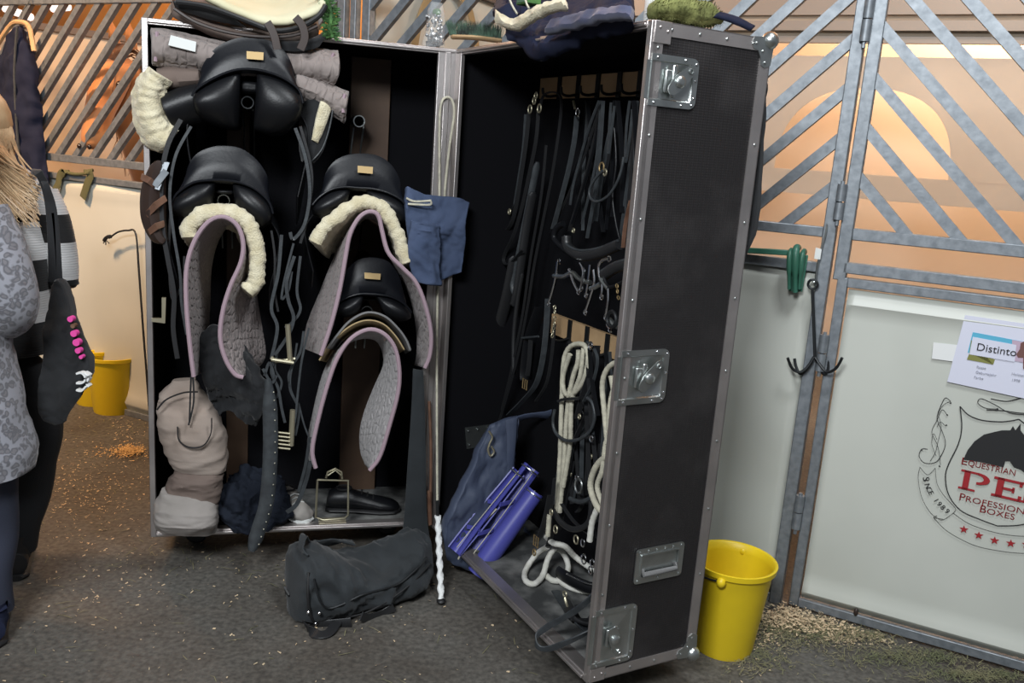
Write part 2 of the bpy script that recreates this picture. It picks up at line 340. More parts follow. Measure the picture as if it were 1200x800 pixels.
def slab(curves, th, n=24, m=8, bump=0, bs=20, rnd=.6, g=None, wr=0, ws=5):
    """cushion-like sheet lofted through curves (each a list of points), thickness th, rounded rim"""
    g = g or G(); rows = [cr(c, n) for c in curves]; cols = [cr([r[i] for r in rows], m) for i in range(n)]   # cols[i][j]
    def nor(i, j):
        a = cols[min(i+1, n-1)][j]-cols[max(i-1, 0)][j]; b = cols[i][min(j+1, m-1)]-cols[i][max(j-1, 0)]; q = a.cross(b)
        return q.normalized() if q.length > 1e-12 else V3((0, 0, 1))
    k = len(g.v); top = []; bot = []; uvs = []
    ln = [0]
    for i in range(1, n): ln.append(ln[-1]+(cols[i][m//2]-cols[i-1][m//2]).length)
    for i in range(n):
        wl = [0]
        for j in range(1, m): wl.append(wl[-1]+(cols[i][j]-cols[i][j-1]).length)
        for j in range(m):
            s_ = min(i, n-1-i, ) ; q_ = min(j, m-1-j); e = min(1., (min(s_, q_*1.)/(1.5))) if rnd else 1
            h = th/2*(math.sqrt(1-(1-e)**2)*rnd+(1-rnd) if rnd else 1)
            N_ = nor(i, j); p = cols[i][j]
            if wr: p = p+N_*(wr*wrk(p, ws))
            b1 = bump*noise.noise(p*bs) if bump else 0; b2 = bump*noise.noise(p*bs+V3((9, 3, 1))) if bump else 0
            top.append(p+N_*(h+b1)); bot.append(p-N_*(h+b2)); uvs.append((ln[i], wl[j]))
    g.v += top+bot; off = n*m; fs = []
    for i in range(n-1):
        for j in range(m-1):
            a = k+i*m+j; fs.append((a, a+1, a+m+1, a+m)); fs.append((a+off, a+off+m, a+off+m+1, a+off+1))
    edge = [(i, 0) for i in range(n-1)]+[(n-1, j) for j in range(m-1)]+[(i, m-1) for i in range(n-1, 0, -1)]+[(0, j) for j in range(m-1, 0, -1)]
    for q in range(len(edge)):
        a = edge[q]; b = edge[(q+1) % len(edge)]; ia = k+a[0]*m+a[1]; ib = k+b[0]*m+b[1]; fs.append((ia, ib, ib+off, ia+off))
    g.f += fs; g.m += [g.cur]*len(fs)
    if g.uv is None and k == 0: g.uv = uvs+uvs
    elif g.uv is not None: g.uv += uvs+uvs
    return g
def circle(o, r, x, y, n=16, a0=0, a1=2*math.pi, ry=None):
    ry = ry or r
    full = abs(a1-a0-2*math.pi) < 1e-6
    return [o+x*(r*math.cos(a0+(a1-a0)*i/(n if full else n-1)))+y*(ry*math.sin(a0+(a1-a0)*i/(n if full else n-1))) for i in range(n)]
UZ = V3((0, 0, 1))
def text_geo(g, s, size, o, x, y, off, extr=.0006, widthscale=1., small=None, spacing=1.):
    """flat lettering: origin o, reading direction x, up y, lifted by off"""
    cu = bpy.data.curves.new('t', 'FONT'); cu.body = s; cu.size = size; cu.extrude = extr; cu.space_character = spacing; cu.resolution_u = 3
    if small:
        cu.body = s; cu.small_caps_scale = small
        for c_ in cu.body_format: c_.use_small_caps = True
    ob = bpy.data.objects.new('t', cu); me = bpy.data.meshes.new_from_object(ob)
    g.add([o+x*(v.co.x*widthscale)+y*v.co.y+off*v.co.z+off*.001 for v in me.vertices], [tuple(p.vertices) for p in me.polygons])
    bpy.data.objects.remove(ob); bpy.data.meshes.remove(me); bpy.data.curves.remove(cu); return g
def text_fit(g, s_, o, x, y, off, wd, cap, lower=0):
    h = G(); text_geo(h, s_, 1, V3((0, 0, 0)), V3((1, 0, 0)), V3((0, 1, 0)), V3((0, 0, 1)))
    x0 = min(p.x for p in h.v); x1 = max(p.x for p in h.v); k = wd/(x1-x0); ky = cap/.73
    return g.add([o+x*((p.x-x0)*k)+y*(p.y*ky)+off*(.001 if p.z > 0 else .0002) for p in h.v], h.f)
def skin_obj(name, pts, edges, rad, material, parent, root=0, sub=2, base=None, mats=None, uvband=None):
    me = bpy.data.meshes.new(name); bm = bmesh.new(); ly = bm.verts.layers.skin.verify(); c = V3(base) if base is not None else V3(pts[root])
    vs_ = []
    for i, p in enumerate(pts):
        v = bm.verts.new(V3(p)-c); r = rad[i]; v[ly].radius = (r, r) if not isinstance(r, tuple) else r; v[ly].use_root = (i == root); vs_.append(v)
    for a, b in edges: bm.edges.new((vs_[a], vs_[b]))
    bm.to_mesh(me); bm.free(); o = bpy.data.objects.new(name, me); C.objects.link(o)
    o.modifiers.new('skin', 'SKIN').use_smooth_shade = True; sm = o.modifiers.new('sub', 'SUBSURF'); sm.levels = sub; sm.render_levels = sub
    dg = bpy.context.evaluated_depsgraph_get(); dg.update(); m2 = bpy.data.meshes.new_from_object(o.evaluated_get(dg))
    o.modifiers.clear(); o.data = m2; m2.name = name; m2.materials.clear(); m2.materials.append(M[material]); m2.shade_smooth()
    if parent is not None: o.parent = parent; o.location = c-WL[parent.name]
    else: o.location = c
    WL[o.name] = c; return o
# ================================================================ SETTING
g = G(); g.box(FX, -7, 6, -4, 11, -.05, 0); g.obj('floor', 'floor', kind='structure', base=(0, 0, 0))
bw = 3.0
g = G(); g.box(FW, -2, 6, bw+1.3, bw+1.35, 0, 2.6); g.obj('wall_back', 'peach', kind='structure')
g = G(); g.box(FW, -2.05, 6, bw+.01, bw+.06, 2.47, 4.4); g.obj('wall_back_upper', 'tanwall', kind='structure')
g = G(); g.box(FW, -2.05, 4, bw-.03, bw+.01, 2.60, 2.72); g.box(FW, -2.05, 4, bw-.06, bw+.01, 2.50, 2.56); g.box(FW, -2.05, 4, bw-.02, bw+.01, 2.43, 2.47)
g.obj('trim_1', 'greybar', kind='structure')
# translucent film hanging in front of the back wall, with an arched opening
def film():
    g = G(); O = bw-.12; q = lambda u, z: FW.p(u, O, z)
    a0 = loc(FW, W(900, 222, O)); a1 = loc(FW, W(1112, 203, O)); at_ = loc(FW, W(1020, 103, O))
    u0, u1 = a0[0]+.02, a1[0]; z0 = loc(FW, W(1000, 203, O))[2]; z1 = at_[2]
    top = loc(FW, W(1000, 66, O))[2]; n = 28; inner = []; outer = []
    for i in range(n+1):
        a = math.pi*i/n; x = (u0+u1)/2+(u1-u0)/2*math.cos(a)*(abs(math.cos(a))**-.15 if abs(math.cos(a)) > .01 else 1); inner.append((max(u0, min(u1, x)), z0+(z1-z0)*math.sin(a)**.8))
    U0, U1, B, T = u0-2.4, u1+1.6, 1.46, top
    for i in range(n+1):
        a = math.pi*i/n; c, s_ = math.cos(a), math.sin(a); k = min(1/max(abs(c), 1e-3), 1/max(s_, 1e-3))
        xx = c*k; zz = s_*k; outer.append(((u0+u1)/2+(xx*(U1-(u0+u1)/2) if xx > 0 else xx*((u0+u1)/2-U0)), z0+(T-z0)*zz))
    rings = [[q(*p) for p in inner], [q(*p) for p in outer]]
    k = len(g.v); g.v += rings[0]+rings[1]; N = n+1
    for i in range(n): g.f.append((i, i+1, N+i+1, N+i)); g.m.append(0)
    g.add([q(U0, z0), q(U1, z0), q(U1, B), q(U0, B)], [(0, 1, 2, 3)])
    return g
o = film().obj('wall_film', 'film', kind='structure', flat=True); md = o.modifiers.new('s', 'SOLIDIFY'); md.thickness = .004
g = G(); g.box(FW, -10, -5.1, 0, .05, 0, 4.4); g.obj('wall_left', 'tanwall', kind='structure')
# left partition (tan) with dark top bar, and the one behind the middle post (white film)
pa = Z(0, 22, 2.16); pb = Z(150, 44, 2.16); FP = Frame((pa.x, pa.y), (pb-pa).to_2d()); lp = (pb-pa).length
g = G(); g.box(FP, -.3, lp*1.5, 0, .03, 0, 2.13); g.obj('wall_partition_left', 'tanwall', kind='structure')
g = G(); g.box(FP, -.3, lp*1.5, -.02, .05, 2.13, 2.17); g.obj('trim_2', 'darkbar', kind='structure')
FM = Frame(tuple(FW.p(-2.10, .08, 0))[:2], tuple(FW.v)[:2])
g = G(); g.box(FM, 0, 2.9, 0, .03, 0, 2.36); g.obj('wall_partition_middle', 'pvc', kind='structure')
g = G(); g.box(FM, 0, 2.9, -.03, .06, 2.36, 2.41); g.obj('trim_3', 'darkbar', kind='structure')
g = G(); aa = [FM.p(.55+.30*math.cos(t), -.035, 1.95+.42*math.sin(t)) for t in [math.radians(k) for k in range(0, 181, 12)]]
g.strap(aa, .055, .004, UZ.cross(FM.u) if 0 else UZ); g.obj('trim_4', 'tan', kind='structure')
g = G(); g.box(FW, -10, -2.1, bw-.10, bw-.05, 0, 4.4); g.obj('wall_tent', 'orangewall', kind='structure')
g = G(); g.box(FW, -10, 6, -.3, bw+1.4, 4.4, 4.45); g.obj('ceiling', 'orangewall', kind='structure')
for a, b_ in (((6, 10), (36, 20)), ((62, 10), (80, 8))):
    p, q = W(*a, 2.2), W(*b_, 2.2); t = thing('tube_lamp', 'glowing tube lamp behind the grille, %s' % ('leftmost of the two' if a[0] < 50 else 'right one of the two'), 'lamp', p)
    g = G(); g.tube([p, q], .035, 10); g.obj('tube', 'glow', t)
    g = G(); g.box(Frame((p.x, p.y), (q-p).to_2d()), -.03, (q-p).to_2d().length+.03, -.04, .04, max(p.z, q.z)+.04, max(p.z, q.z)+.08); g.obj('housing', 'white', t)
# ---------------------------------------------------------------- stall fronts
def q45(g, u0, z0, u1, z1, wd=.04, side=None):
    g.bar(FW.p(u0, .0, z0), FW.p(u1, .0, z1), .026, wd, FW.v); return g
def grille(root, u0, u1, z0, z1, first, step, sgn, w=.036):
    """45 degree bars between u0..u1, z0..z1; sgn=+1 bars rise to the right"""
    k = 0; c = first
    while True:
        # line z = sgn*u + c
        pts = []
        for u in (u0, u1):
            z = sgn*u+c
            if z0-1e-6 <= z <= z1+1e-6: pts.append((u, z))
        for z in (z0, z1):
            u = (z-c)/sgn
            if u0 < u < u1: pts.append((u, z))
        if len(pts) >= 2:
            pts.sort(); a, b = pts[0], pts[-1]
            if math.hypot(a[0]-b[0], a[1]-b[1]) > .06:
                g = G(); ex = .014; q45(g, a[0]-ex, a[1]-sgn*ex, b[0]+ex, b[1]+sgn*ex, wd=w); g.obj('bar', 'steel', root)
        c += step; k += 1
        if k > 60: break
def hinge(root, u, z, h=.12):
    g = G(); g.tube([FW.p(u, -.035, z), FW.p(u, -.035, z+h/2-.002)], .016, 12); g.tube([FW.p(u, -.035, z+h/2+.002), FW.p(u, -.035, z+h)], .016, 12); g.tube([FW.p(u, -.035, z-.02), FW.p(u, -.035, z+h+.01)], .007, 8)
    g.obj('hinge', 'steel', root)
ZT = 2.42
# right stall gate
gt = thing('stall_gate', 'galvanised stall gate with diagonal bars and a crested white sheet panel', 'gate', FW.p(-.01, 0, 0))
for n_, a in (('post', (-.035, .01, .02, ZT)), ('lower_stile', (-.022, .012, .0, 1.262))): pass
g = G(); g.box(FW, -.034, .008, -.02, .02, 1.245, ZT); g.obj('stile', 'steel', gt, bev=.003)
g = G(); g.box(FW, .008, 1.55, -.02, .02, 1.385, 1.425); g.obj('rail', 'steel', gt, bev=.003)
g = G(); g.box(FW, -.005, 1.55, -.02, .02, 1.27, 1.308); g.obj('rail', 'steel', gt, bev=.003)
g = G(); g.box(FW, -.005, 1.55, -.02, .02, ZT-.04, ZT); g.obj('rail', 'steel', gt, bev=.003)
g = G(); g.box(FW, 1.55, 1.59, -.02, .02, 0.02, ZT); g.obj('stile', 'steel', gt, bev=.003)
grille(gt, .008, 1.55, 1.425, ZT-.04, 1.595, .162, -1)
dg_ = thing('stall_door', 'white sheet stall door with the red and black crest in a steel frame', 'door', FW.p(.0, 0, 0))
g = G(); g.box(FW, -.018, .016, -.02, .02, .012, 1.255); g.obj('stile', 'steel', dg_, bev=.003)
g = G(); g.box(FW, .016, 1.5, -.02, .02, 1.222, 1.255); g.obj('rail', 'steel', dg_, bev=.003)
g = G(); g.box(FW, .016, 1.5, -.02, .02, .012, .046); g.obj('rail', 'steel', dg_, bev=.003)
g = G(); g.box(FW, 1.5, 1.535, -.02, .02, .012, 1.255); g.obj('stile', 'steel', dg_, bev=.003)
# the sheet: slightly slack, a roll at the hem
g = G(); nx, nz = 60, 44; vsx = []
for j in range(nz+1):
    z = .05+(1.217-.05)*j/nz
    for i in range(nx+1):
        u = .022+(1.497-.022)*i/nx; hem = .024*math.exp(-((z-.085)/.022)**2)+.014*math.exp(-((z-1.165)/.014)**2)
        vsx.append(FW.p(u, -.004-hem*.8+.0018*noise.noise(V3((u*2, z*2, 0))), z))
g.add(vsx, [(j*(nx+1)+i, j*(nx+1)+i+1, (j+1)*(nx+1)+i+1, (j+1)*(nx+1)+i) for j in range(nz) for i in range(nx)])
sheet = g.obj('sheet_panel', 'pvc', dg_); md = sheet.modifiers.new('s', 'SOLIDIFY'); md.thickness = .003
for z in (.92, .32): hinge(dg_, -.03, z, .13)
hinge(gt, -.045, 1.45, .12); hinge(gt, -.045, 2.03, .14)
g = G(); g.ball(W(1003, 717, -.02), .008, .008, .016, F=FW); g.obj('door_bolt', 'darkbrown', dg_)
# lettering and crest on the sheet
PW = -.0085
def wl(x, y, d=PW): return W(x, y, d)
OFF = -FW.v
def ink(name, pts, w_, m_, closed=False, n=40):
    g = G(); g.strap(cr(pts, n, closed), w_, .0012, [FW.v.cross(V3((1, 0, 0)))]*1 and UZ, closed); return g
def line(g, pts, w_, n=40, closed=False):
    P = cr(pts, n, closed); N = len(P); rings = []; k = len(g.v)
    for i in range(N):
        d = (P[(i+1) % N]-P[i-1]) if closed else (P[min(i+1, N-1)]-P[max(i-1, 0)]); d.normalize(); s_ = d.cross(FW.v).normalized()*(w_/2)
        rings.append([P[i]-s_, P[i]+s_, P[i]+s_+OFF*.001, P[i]-s_+OFF*.001])
    g.ring_loft(rings, not closed, closed); return g
def pl(s, n=40): return px(wl, s, PW)
g = G()
line(g, pl('1125,476 1127,500 1123,520 1111,545 1108,560 1112,580 1126,598 1150,609 1169,616'), .0035)
line(g, pl('1125,476 1135,486 1150,492 1170,494 1184,493 1194,491'), .0035)
line(g, pl('1194,491 1204,498 1222,505 1250,508'), .0035); line(g, pl('1169,616 1200,614 1232,600 1248,570 1250,540 1250,508'), .0035)
g.obj('crest_outline', 'ink', sheet, flat=True)
g = G(); hs = pl('1129,538 1134,527 1142,517 1153,509 1165,506 1174,504 1184,504 1187,499 1190,504 1196,496 1196,504 1202,512 1206,524 1210,536 1216,548 1212,556 1204,556 1196,550 1188,547 1183,540 1178,540 1176,547 1150,541')
g.poly(hs, OFF*.0012); g.obj('horse_silhouette', 'ink', sheet, flat=True)
g = G()
line(g, pl('1078,547 1087,556 1096,548'), .001, 12)
line(g, pl('1078,547 1076,560 1080,582 1090,600 1102,609'), .0012); line(g, pl('1096,548 1098,566 1106,580 1119,594'), .0012)
line(g, pl('1102,609 1107,608 1119,599 1119,594'), .0012, 12)
line(g, pl('1098,604 1094,606 1105,608'), .0012, 10)
line(g, pl('1094,606 1110,622 1140,638 1170,645 1200,648 1235,646'), .0012); line(g, pl('1117,601 1135,613 1160,622 1185,627 1210,628 1235,626'), .0012)
g.obj('ribbon_outline', 'ink', sheet, flat=True)
g = G()
line(g, pl('1114,470 1108,466 1103,474 1098,490 1104,505 1108,520 1102,535 1095,542 1083,542 1077,534 1080,526 1087,526'), .002)
line(g, pl('1114,470 1106,474 1100,484 1103,500 1099,518 1096,530 1090,540'), .0012)
line(g, pl('1110,486 1104,480 1098,492 1092,506 1098,520 1101,532 1102,544'), .0015)
line(g, pl('1108,499 1102,494 1098,500'), .0012, 12); line(g, pl('1098,515 1094,508 1092,520 1097,534'), .0012)
line(g, pl('1170,479 1155,478 1146,472 1150,467 1166,474 1185,484 1215,486'), .0022); line(g, pl('1161,467 1180,470 1200,466 1225,470'), .003); line(g, pl('1156,480 1175,481 1200,484 1230,482'), .003)
for p in ((1114, 472), (1110, 486), (1109, 498), (1169, 479), (1080, 527), (1101, 546)): g.tube([wl(*p), wl(*p)+OFF*.001], .0028, 8)
g.obj('scrollwork', 'ink', sheet, flat=True)
def tdir(a, b): return (wl(*b)-wl(*a)).normalized()
g = G(); x = tdir((1127, 543), (1190, 557)); text_fit(g, 'E', wl(1126.5, 543.5), x, UZ, OFF, .017, .026); text_fit(g, 'QUESTRIAN', wl(1134, 545), x, UZ, OFF, .140, .021)
x = tdir((1124, 583), (1200, 600))
for s_, p, p2, w1, w2 in (('PROFESSIONAL', (1124, 585.5), (1131.5, 587), .017, .215), ('BOXES', (1148, 599.5), (1156, 601.5), .018, .082)): text_fit(g, s_[0], wl(*p), x, UZ, OFF, w1, .027); text_fit(g, s_[1:], wl(*p2), x, UZ, OFF, w2, .021)
g.obj('lettering', 'redink', sheet, flat=True)
# PEB in slab serif capitals
def capital(g, ch, o, w_, h, x):
    bars = {'P': [(0, 0, .55, .1), (.12, 0, .32, 1), (0, .9, .6, 1)], 'E': [(0, 0, .95, .12), (.12, 0, .34, 1), (0, .88, .92, 1), (.3, .44, .7, .56), (.84, 0, .95, .28), (.82, .74, .92, 1), (.62, .36, .7, .64)], 'B': [(0, 0, .6, .1), (.12, 0, .34, 1), (0, .9, .6, 1), (.3, .46, .6, .56)]}[ch]
    for a, b, c, d in bars:
        p = [o+x*(u*w_)+UZ*(z*h) for u, z in ((a, b), (c, b), (c, d), (a, d))]; g.poly(p, OFF*.0014)
    for cx, cy, rx, ry in {'P': [(.55, .70, .42, .30)], 'B': [(.55, .76, .36, .24), (.55, .27, .42, .27)], 'E': []}[ch]:
        n = 12; ou = [o+x*((cx+rx*math.sin(math.pi*i/n))*w_)+UZ*((cy+ry*math.cos(math.pi*i/n))*h) for i in range(n+1)]
        inn = [o+x*((cx+rx*.52*math.sin(math.pi*i/n))*w_)+UZ*((cy+ry*.62*math.cos(math.pi*i/n))*h) for i in range(n+1)]
        vs_ = ou+inn; vs_ = vs_+[p+OFF*.0014 for p in vs_]; k = n+1
        g.add(vs_, [(i, i+1, k+i+1, k+i) for i in range(n)]+[(2*k+i, 3*k+i, 3*k+i+1, 2*k+i+1) for i in range(n)])
g = G(); x = tdir((1123, 571), (1186, 586))
for ch, p in (('P', (1122.5, 571.5)), ('E', (1161, 580)), ('B', (1194, 587.5))): capital(g, ch, wl(*p), .092, .068, x)
g.obj('large_lettering', 'redink', sheet, flat=True)
g = G()
for p in ((1129.5, 620), (1147, 627), (1165.5, 633), (1184.5, 636.5), (1203, 638)):
    c = wl(*p); st = []
    for i in range(10):
        a = math.pi/2+i*math.pi/5+.1; r = .0145 if i % 2 == 0 else .006; st.append(c+FW.u*(r*math.cos(a))+UZ*(r*math.sin(a)))
    g.poly(st, OFF*.0012)
g.obj('star_row', 'redink', sheet, flat=True)
g = G(); pth = cr(pl('1081,559 1084,569 1090,581 1099,592 1110,602'), 11)
for i, ch in enumerate('SINCE 1989'):
    d = (pth[min(i+1, 10)]-pth[max(i-1, 0)]).normalized(); up_ = -(FW.v.cross(d)).normalized()
    if up_.dot(FW.u) < 0: up_ = -up_
    text_geo(g, ch, .024 if i else .030, pth[i], d, up_, OFF)
g.obj('small_lettering', 'ink', sheet, flat=True)
# posters
nt = thing('name_sheet', 'white paper sheet reading Distinto taped on the crested stall door', 'paper', W(1160, 455, PW))
g = G(); g.poly(px(wl, '1131,369 1215,381 1215,470 1110,447', -.0125), OFF*.001); sh = g.obj('page', 'paper', nt, flat=True)
def patch(nm, s_, m_, d=-.0142, par=sh): g = G(); g.poly(px(wl, s_, d), OFF*.0006); return g.obj(nm, m_, par, flat=True)
patch('photo_sky', '1140,389 1215,403 1215,427 1134,413', 'skyblue'); patch('photo_field', '1138,398 1140,404 1133,421 1164,427 1166,421 1136,413', 'photogreen', -.0147)
patch('photo_haze', '1186,398 1215,403 1215,428 1186,422', 'photopink', -.0150); patch('name_plate', '1140,394.5 1191,404 1189,424 1136,415', 'paper', -.0155)
patch('photo_horse', '1196,402 1202,399 1208,403 1211,412 1209,434 1199,432 1199,419 1193,419 1191,415 1195,409', 'photohorse', -.0158)
g = G(); x = tdir((1143, 411), (1181, 417)); text_geo(g, 'Distinto', .0355, wl(1143.5, 410, -.0165), x, UZ, OFF); g.obj('lettering', 'ink', sh, flat=True)
g = G()
for s_, p, sz in (('Rasse', (1144, 431), .0125), ('Geburtsjahr', (1143, 437), .0125), ('Farbe', (1141, 443), .0125), ('Holsteiner', (1185, 439), .0125), ('1998', (1185, 446), .0125)): text_geo(g, s_, sz, wl(*p, -.0138), x, UZ, OFF)
g.obj('small_print', 'greyink', sh, flat=True)
g = G(); g.poly(px(wl, '1094,401 1122,404 1121,424 1092,420', -.010), OFF*.001); g.obj('torn_paper', 'white', label='torn white paper scrap left of the name sheet', cat='paper', flat=True)
# stall front left of the right gate
sf = thing('stall_grille', 'galvanised stall front behind the flight case, left of the crested door', 'stall front', FW.p(-1, 0, 0))
g = G(); g.box(FW, -.088, -.046, -.025, .025, 0, ZT); g.obj('post', 'steel', sf, bev=.003)
for z0, z1 in ((1.385, 1.42), (1.262, 1.297), (.0, .035), (ZT-.04, ZT)):
    g = G(); g.box(FW, -2.06, -.088, -.02, .02, z0, z1); g.obj('rail', 'steel', sf, bev=.003)
g = G(); g.box(FW, -2.10, -2.06, -.02, .02, 0, ZT); g.obj('post', 'steel', sf, bev=.003)
grille(sf, -2.06, -.088, 1.42, ZT-.04, 1.638-.162*2, .162, 1)
def pvc_sheet(u0, u1, parent, z1=1.262, z0=.035):
    g = G(); nx, nz = 50, 30; vv = []
    for j in range(nz+1):
        z = z0+(z1-z0)*j/nz
        for i in range(nx+1):
            u = u0+(u1-u0)*i/nx; hem = .012*math.exp(-((z-z1+.05)/.014)**2)+.02*math.exp(-((z-z0-.05)/.03)**2)
            vv.append(FW.p(u, -.004-hem+.012*noise.noise(V3((u*3, z*3, 2))), z))
    g.add(vv, [(j*(nx+1)+i, j*(nx+1)+i+1, (j+1)*(nx+1)+i+1, (j+1)*(nx+1)+i) for j in range(nz) for i in range(nx)])
    o = g.obj('sheet_panel', 'pvc', parent); md = o.modifiers.new('s', 'SOLIDIFY'); md.thickness = .003; return o
pvc_sheet(-2.058, -.09, sf)
# left stall front
lf = thing('stall_grille', 'warmly lit stall front with dense diagonal bars at the far left', 'stall front', FW.p(-3.6, 0, 0))
for u in (-2.215, -5.05):
    g = G(); g.box(FW, u-.02, u+.02, -.02, .02, 0, 2.235 if u < -4 else ZT); g.obj('post', 'steel', lf, bev=.003)
g = G(); g.box(FW, -2.165, -2.135, -.02, .02, 0, ZT); g.obj('post', 'steel', lf, bev=.003)
for z0, z1 in ((1.365, 1.405), (1.27, 1.302), (.0, .035), (2.19, 2.235)):
    g = G(); g.box(FW, -5.03, -2.235, -.02, .02, z0, z1); g.obj('rail', 'steel', lf, bev=.003)
grille(lf, -5.03, -2.235, 1.405, 2.19, 1.403+4.16-.14*10+.003, .1405, 1, .032)
pvc_sheet(-5.03, -2.235, lf, 1.27)
# ================================================================ FLIGHT CASE
fc = thing('flight_case', 'tall open black tack flight case with aluminium edges and latches', 'flight case', FL.p(1.06, 0, 0))
LW, RW, DP, Z0, Z1 = 1.05, 1.142, .385, .12, 1.935
def shell(F, wd, depth, mirror):
    g = G(); t = .008
    g.box(F, 0, wd, depth-t, depth, Z0, Z1); g.box(F, 0, t, 0, depth-t, Z0, Z1); g.box(F, wd-t, wd, 0, depth-t, Z0, Z1)
    g.box(F, t, wd-t, 0, depth-t, Z0, Z0+t); g.box(F, t, wd-t, 0, depth-t, Z1-t, Z1); return g
def lining(F, wd, depth):
    g = G(); t = .008; e = .004
    g.box(F, t+e, wd-t-e, depth-t-e, depth-t, Z0+t, Z1-t); g.box(F, t, t+e, .01, depth-t, Z0+t, Z1-t); g.box(F, wd-t-e, wd-t, .01, depth-t, Z0+t, Z1-t)
    g.box(F, t+e, wd-t-e, .01, depth-t, Z1-t-e, Z1-t); return g
def edges(par, F, wd, depth, w_=.034):
    e = .003
    def strip(*a): g = G(); g.box(F, *a); g.obj('edge_trim', 'alu', par)
    for (ua, ub) in ((-e, w_), (wd-w_, wd+e)):
        for (za, zb) in ((Z0-e, Z0), (Z1, Z1+e)): strip(ua if ua < 0 else ub-w_, ub if ua > 0 else w_, 0, depth, za, zb)
        for z in ((Z0-e, Z1+e),): strip(ua, ub, depth, depth+e, *z)
    for u in ((-e, 0), (wd, wd+e)):
        strip(*u, depth-w_, depth+e, Z0-e, Z1+e); strip(*u, -e, w_*.8, Z0-e, Z1+e)
        strip(*u, 0, depth, Z0-e, Z0+w_*.9); strip(*u, 0, depth, Z1-w_*.9, Z1+e)
    strip(0, wd, depth, depth+e, Z0, Z0+w_); strip(0, wd, depth, depth+e, Z1-w_, Z1)
    for z in ((Z0-e, Z0), (Z1, Z1+e)): strip(0, wd, -e, w_, *z); strip(0, wd, depth-w_, depth, *z)
    # front rim extrusion
    rw = .017
    for a in ((-e, rw, Z0-e, Z1+e), (wd-rw, wd+e, Z0-e, Z1+e)): g = G(); g.box(F, a[0], a[1], -.012, .012, a[2], a[3]); g.obj('front_rim', 'alu', par, bev=.002)
    for a in ((Z0-e, Z0+rw*1.1), (Z1-rw, Z1+e)): g = G(); g.box(F, rw, wd-rw, -.012, .012, *a); g.box(F, rw, wd-rw, -.02, -.012, a[0]+.006, a[1]-.006); g.obj('front_rim', 'alu', par, bev=.002)
def casters(par, F, wd, depth):
    for u in (.14, wd-.16):
        for v in (depth-.20, depth-.06):
            g = G(); g.box(F, u-.04, u+.04, v-.035, v+.035, .108, .117); g.box(F, u-.018, u+.018, v-.022, v-.017, .035, .108); g.box(F, u-.018, u+.018, v+.017, v+.022, .035, .108); f = g.obj('caster_fork', 'zinc', par)
            g = G(); g.lathe(F.p(u, v-.016, .042), [(0, 0), (.036, 0), (.042, .006), (.042, .026), (.036, .032), (0, .032)], 20, F.v, F.u); g.obj('caster_wheel', 'grey' if 0 else 'black', par)
body = shell(FL, LW, DP, 0).obj('case_body', 'board', fc); lining(FL, LW, DP).obj('lining', 'felt', body); edges(body, FL, LW, DP); casters(body, FL, LW, DP)
g = G(); g.box(FL, .012, LW-.012, .012, DP-.012, Z0+.009, Z0+.013); g.obj('floor_lining', 'floordirt', body)
door = shell(FR, RW, DP, 1).obj('case_door', 'board', fc); lining(FR, RW, DP).obj('lining', 'felt', door); edges(door, FR, RW, DP); casters(door, FR, RW, DP)
g = G(); g.box(FR, .012, RW-.012, .02, DP-.012, Z0+.009, Z0+.014); g.obj('floor_lining', 'floordirt', door)
g = G(); g.box(FR, .06, RW-.018, -.010, .030, Z0+.014, Z0+.0215); g.obj('sill_strip', 'alu', door)
g = G(); g.box(FL, .018, LW-.076, -.010, .022, Z0+.014, Z0+.020); g.obj('sill_strip', 'alu', body)
# wide grey hinge post between the halves
g = G(); g.box(FL, LW-.075, LW+.006, -.016, .012, Z0, Z1); g.box(FL, LW-.050, LW-.030, -.022, -.016, Z0+.01, Z1-.01); g.obj('hinge_post', 'alu', body, bev=.002)
g = G(); P = FL.p(LW+.012, -.012, 0); g.tube([P+UZ*(Z0+.01), P+UZ*(Z1-.01)], .007, 8); g.obj('hinge_rod', 'zinc', body)
g = G(); g.box(FR, .0, .055, -.016, .0, Z0, Z1); g.obj('hinge_post', 'alu', door, bev=.002)
# rivets
g = G()
for k in range(9):
    z = Z0+.06+k*(Z1-Z0-.12)/8
    for v in (.013, DP-.015): g.ball(FR.p(RW+.003, v, z), .0045, .0045, .0045, 8, 4)
for k in range(4):
    for z in (Z0+.014, Z1-.014): g.ball(FR.p(RW+.003, .05+k*.09, z), .0045, .0045, .0045, 8, 4)
g.obj('rivets', 'zinc', door, kind='stuff')
# ball corners
for z, sg in ((Z0, 1), (Z1, -1)):
    g = G(); g.ball(FR.p(RW-.002, DP-.002, z), .024, .024, .024, 14, 8); q = lambda u, z2: FS.p(u, -.0 if 0 else -.005, z2)
    pts = [FS.p(DP+.01, -.005, z-sg*.01), FS.p(DP-.062, -.005, z-sg*.004), FS.p(DP-.070, -.005, z+sg*.012), FS.p(DP-.062, -.005, z+sg*.026), FS.p(DP-.045, -.005, z+sg*.03), FS.p(DP-.035, -.005, z+sg*.045), FS.p(DP-.030, -.005, z+sg*.066), FS.p(DP-.016, -.005, z+sg*.072), FS.p(DP+.004, -.005, z+sg*.064)]
    g.poly(pts, FS.v*.004)
    for a, b_ in ((-.055, .012), (-.018, .058), (-.03, .03)): g.ball(FS.p(DP+a, -.006, z+sg*b_), .004, .004, .004, 8, 4)
    g.obj('ball_corner', 'zinc', door)
g = G(); g.box(FS, -.004, .048, -.006, -.001, Z1-.05, Z1+.003); g.ball(FS.p(.012, -.006, Z1-.012), .004, .004, .004, 8, 4); g.ball(FS.p(.036, -.006, Z1-.02), .004, .004, .004, 8, 4); g.obj('corner_brace', 'alu', door, bev=.003)
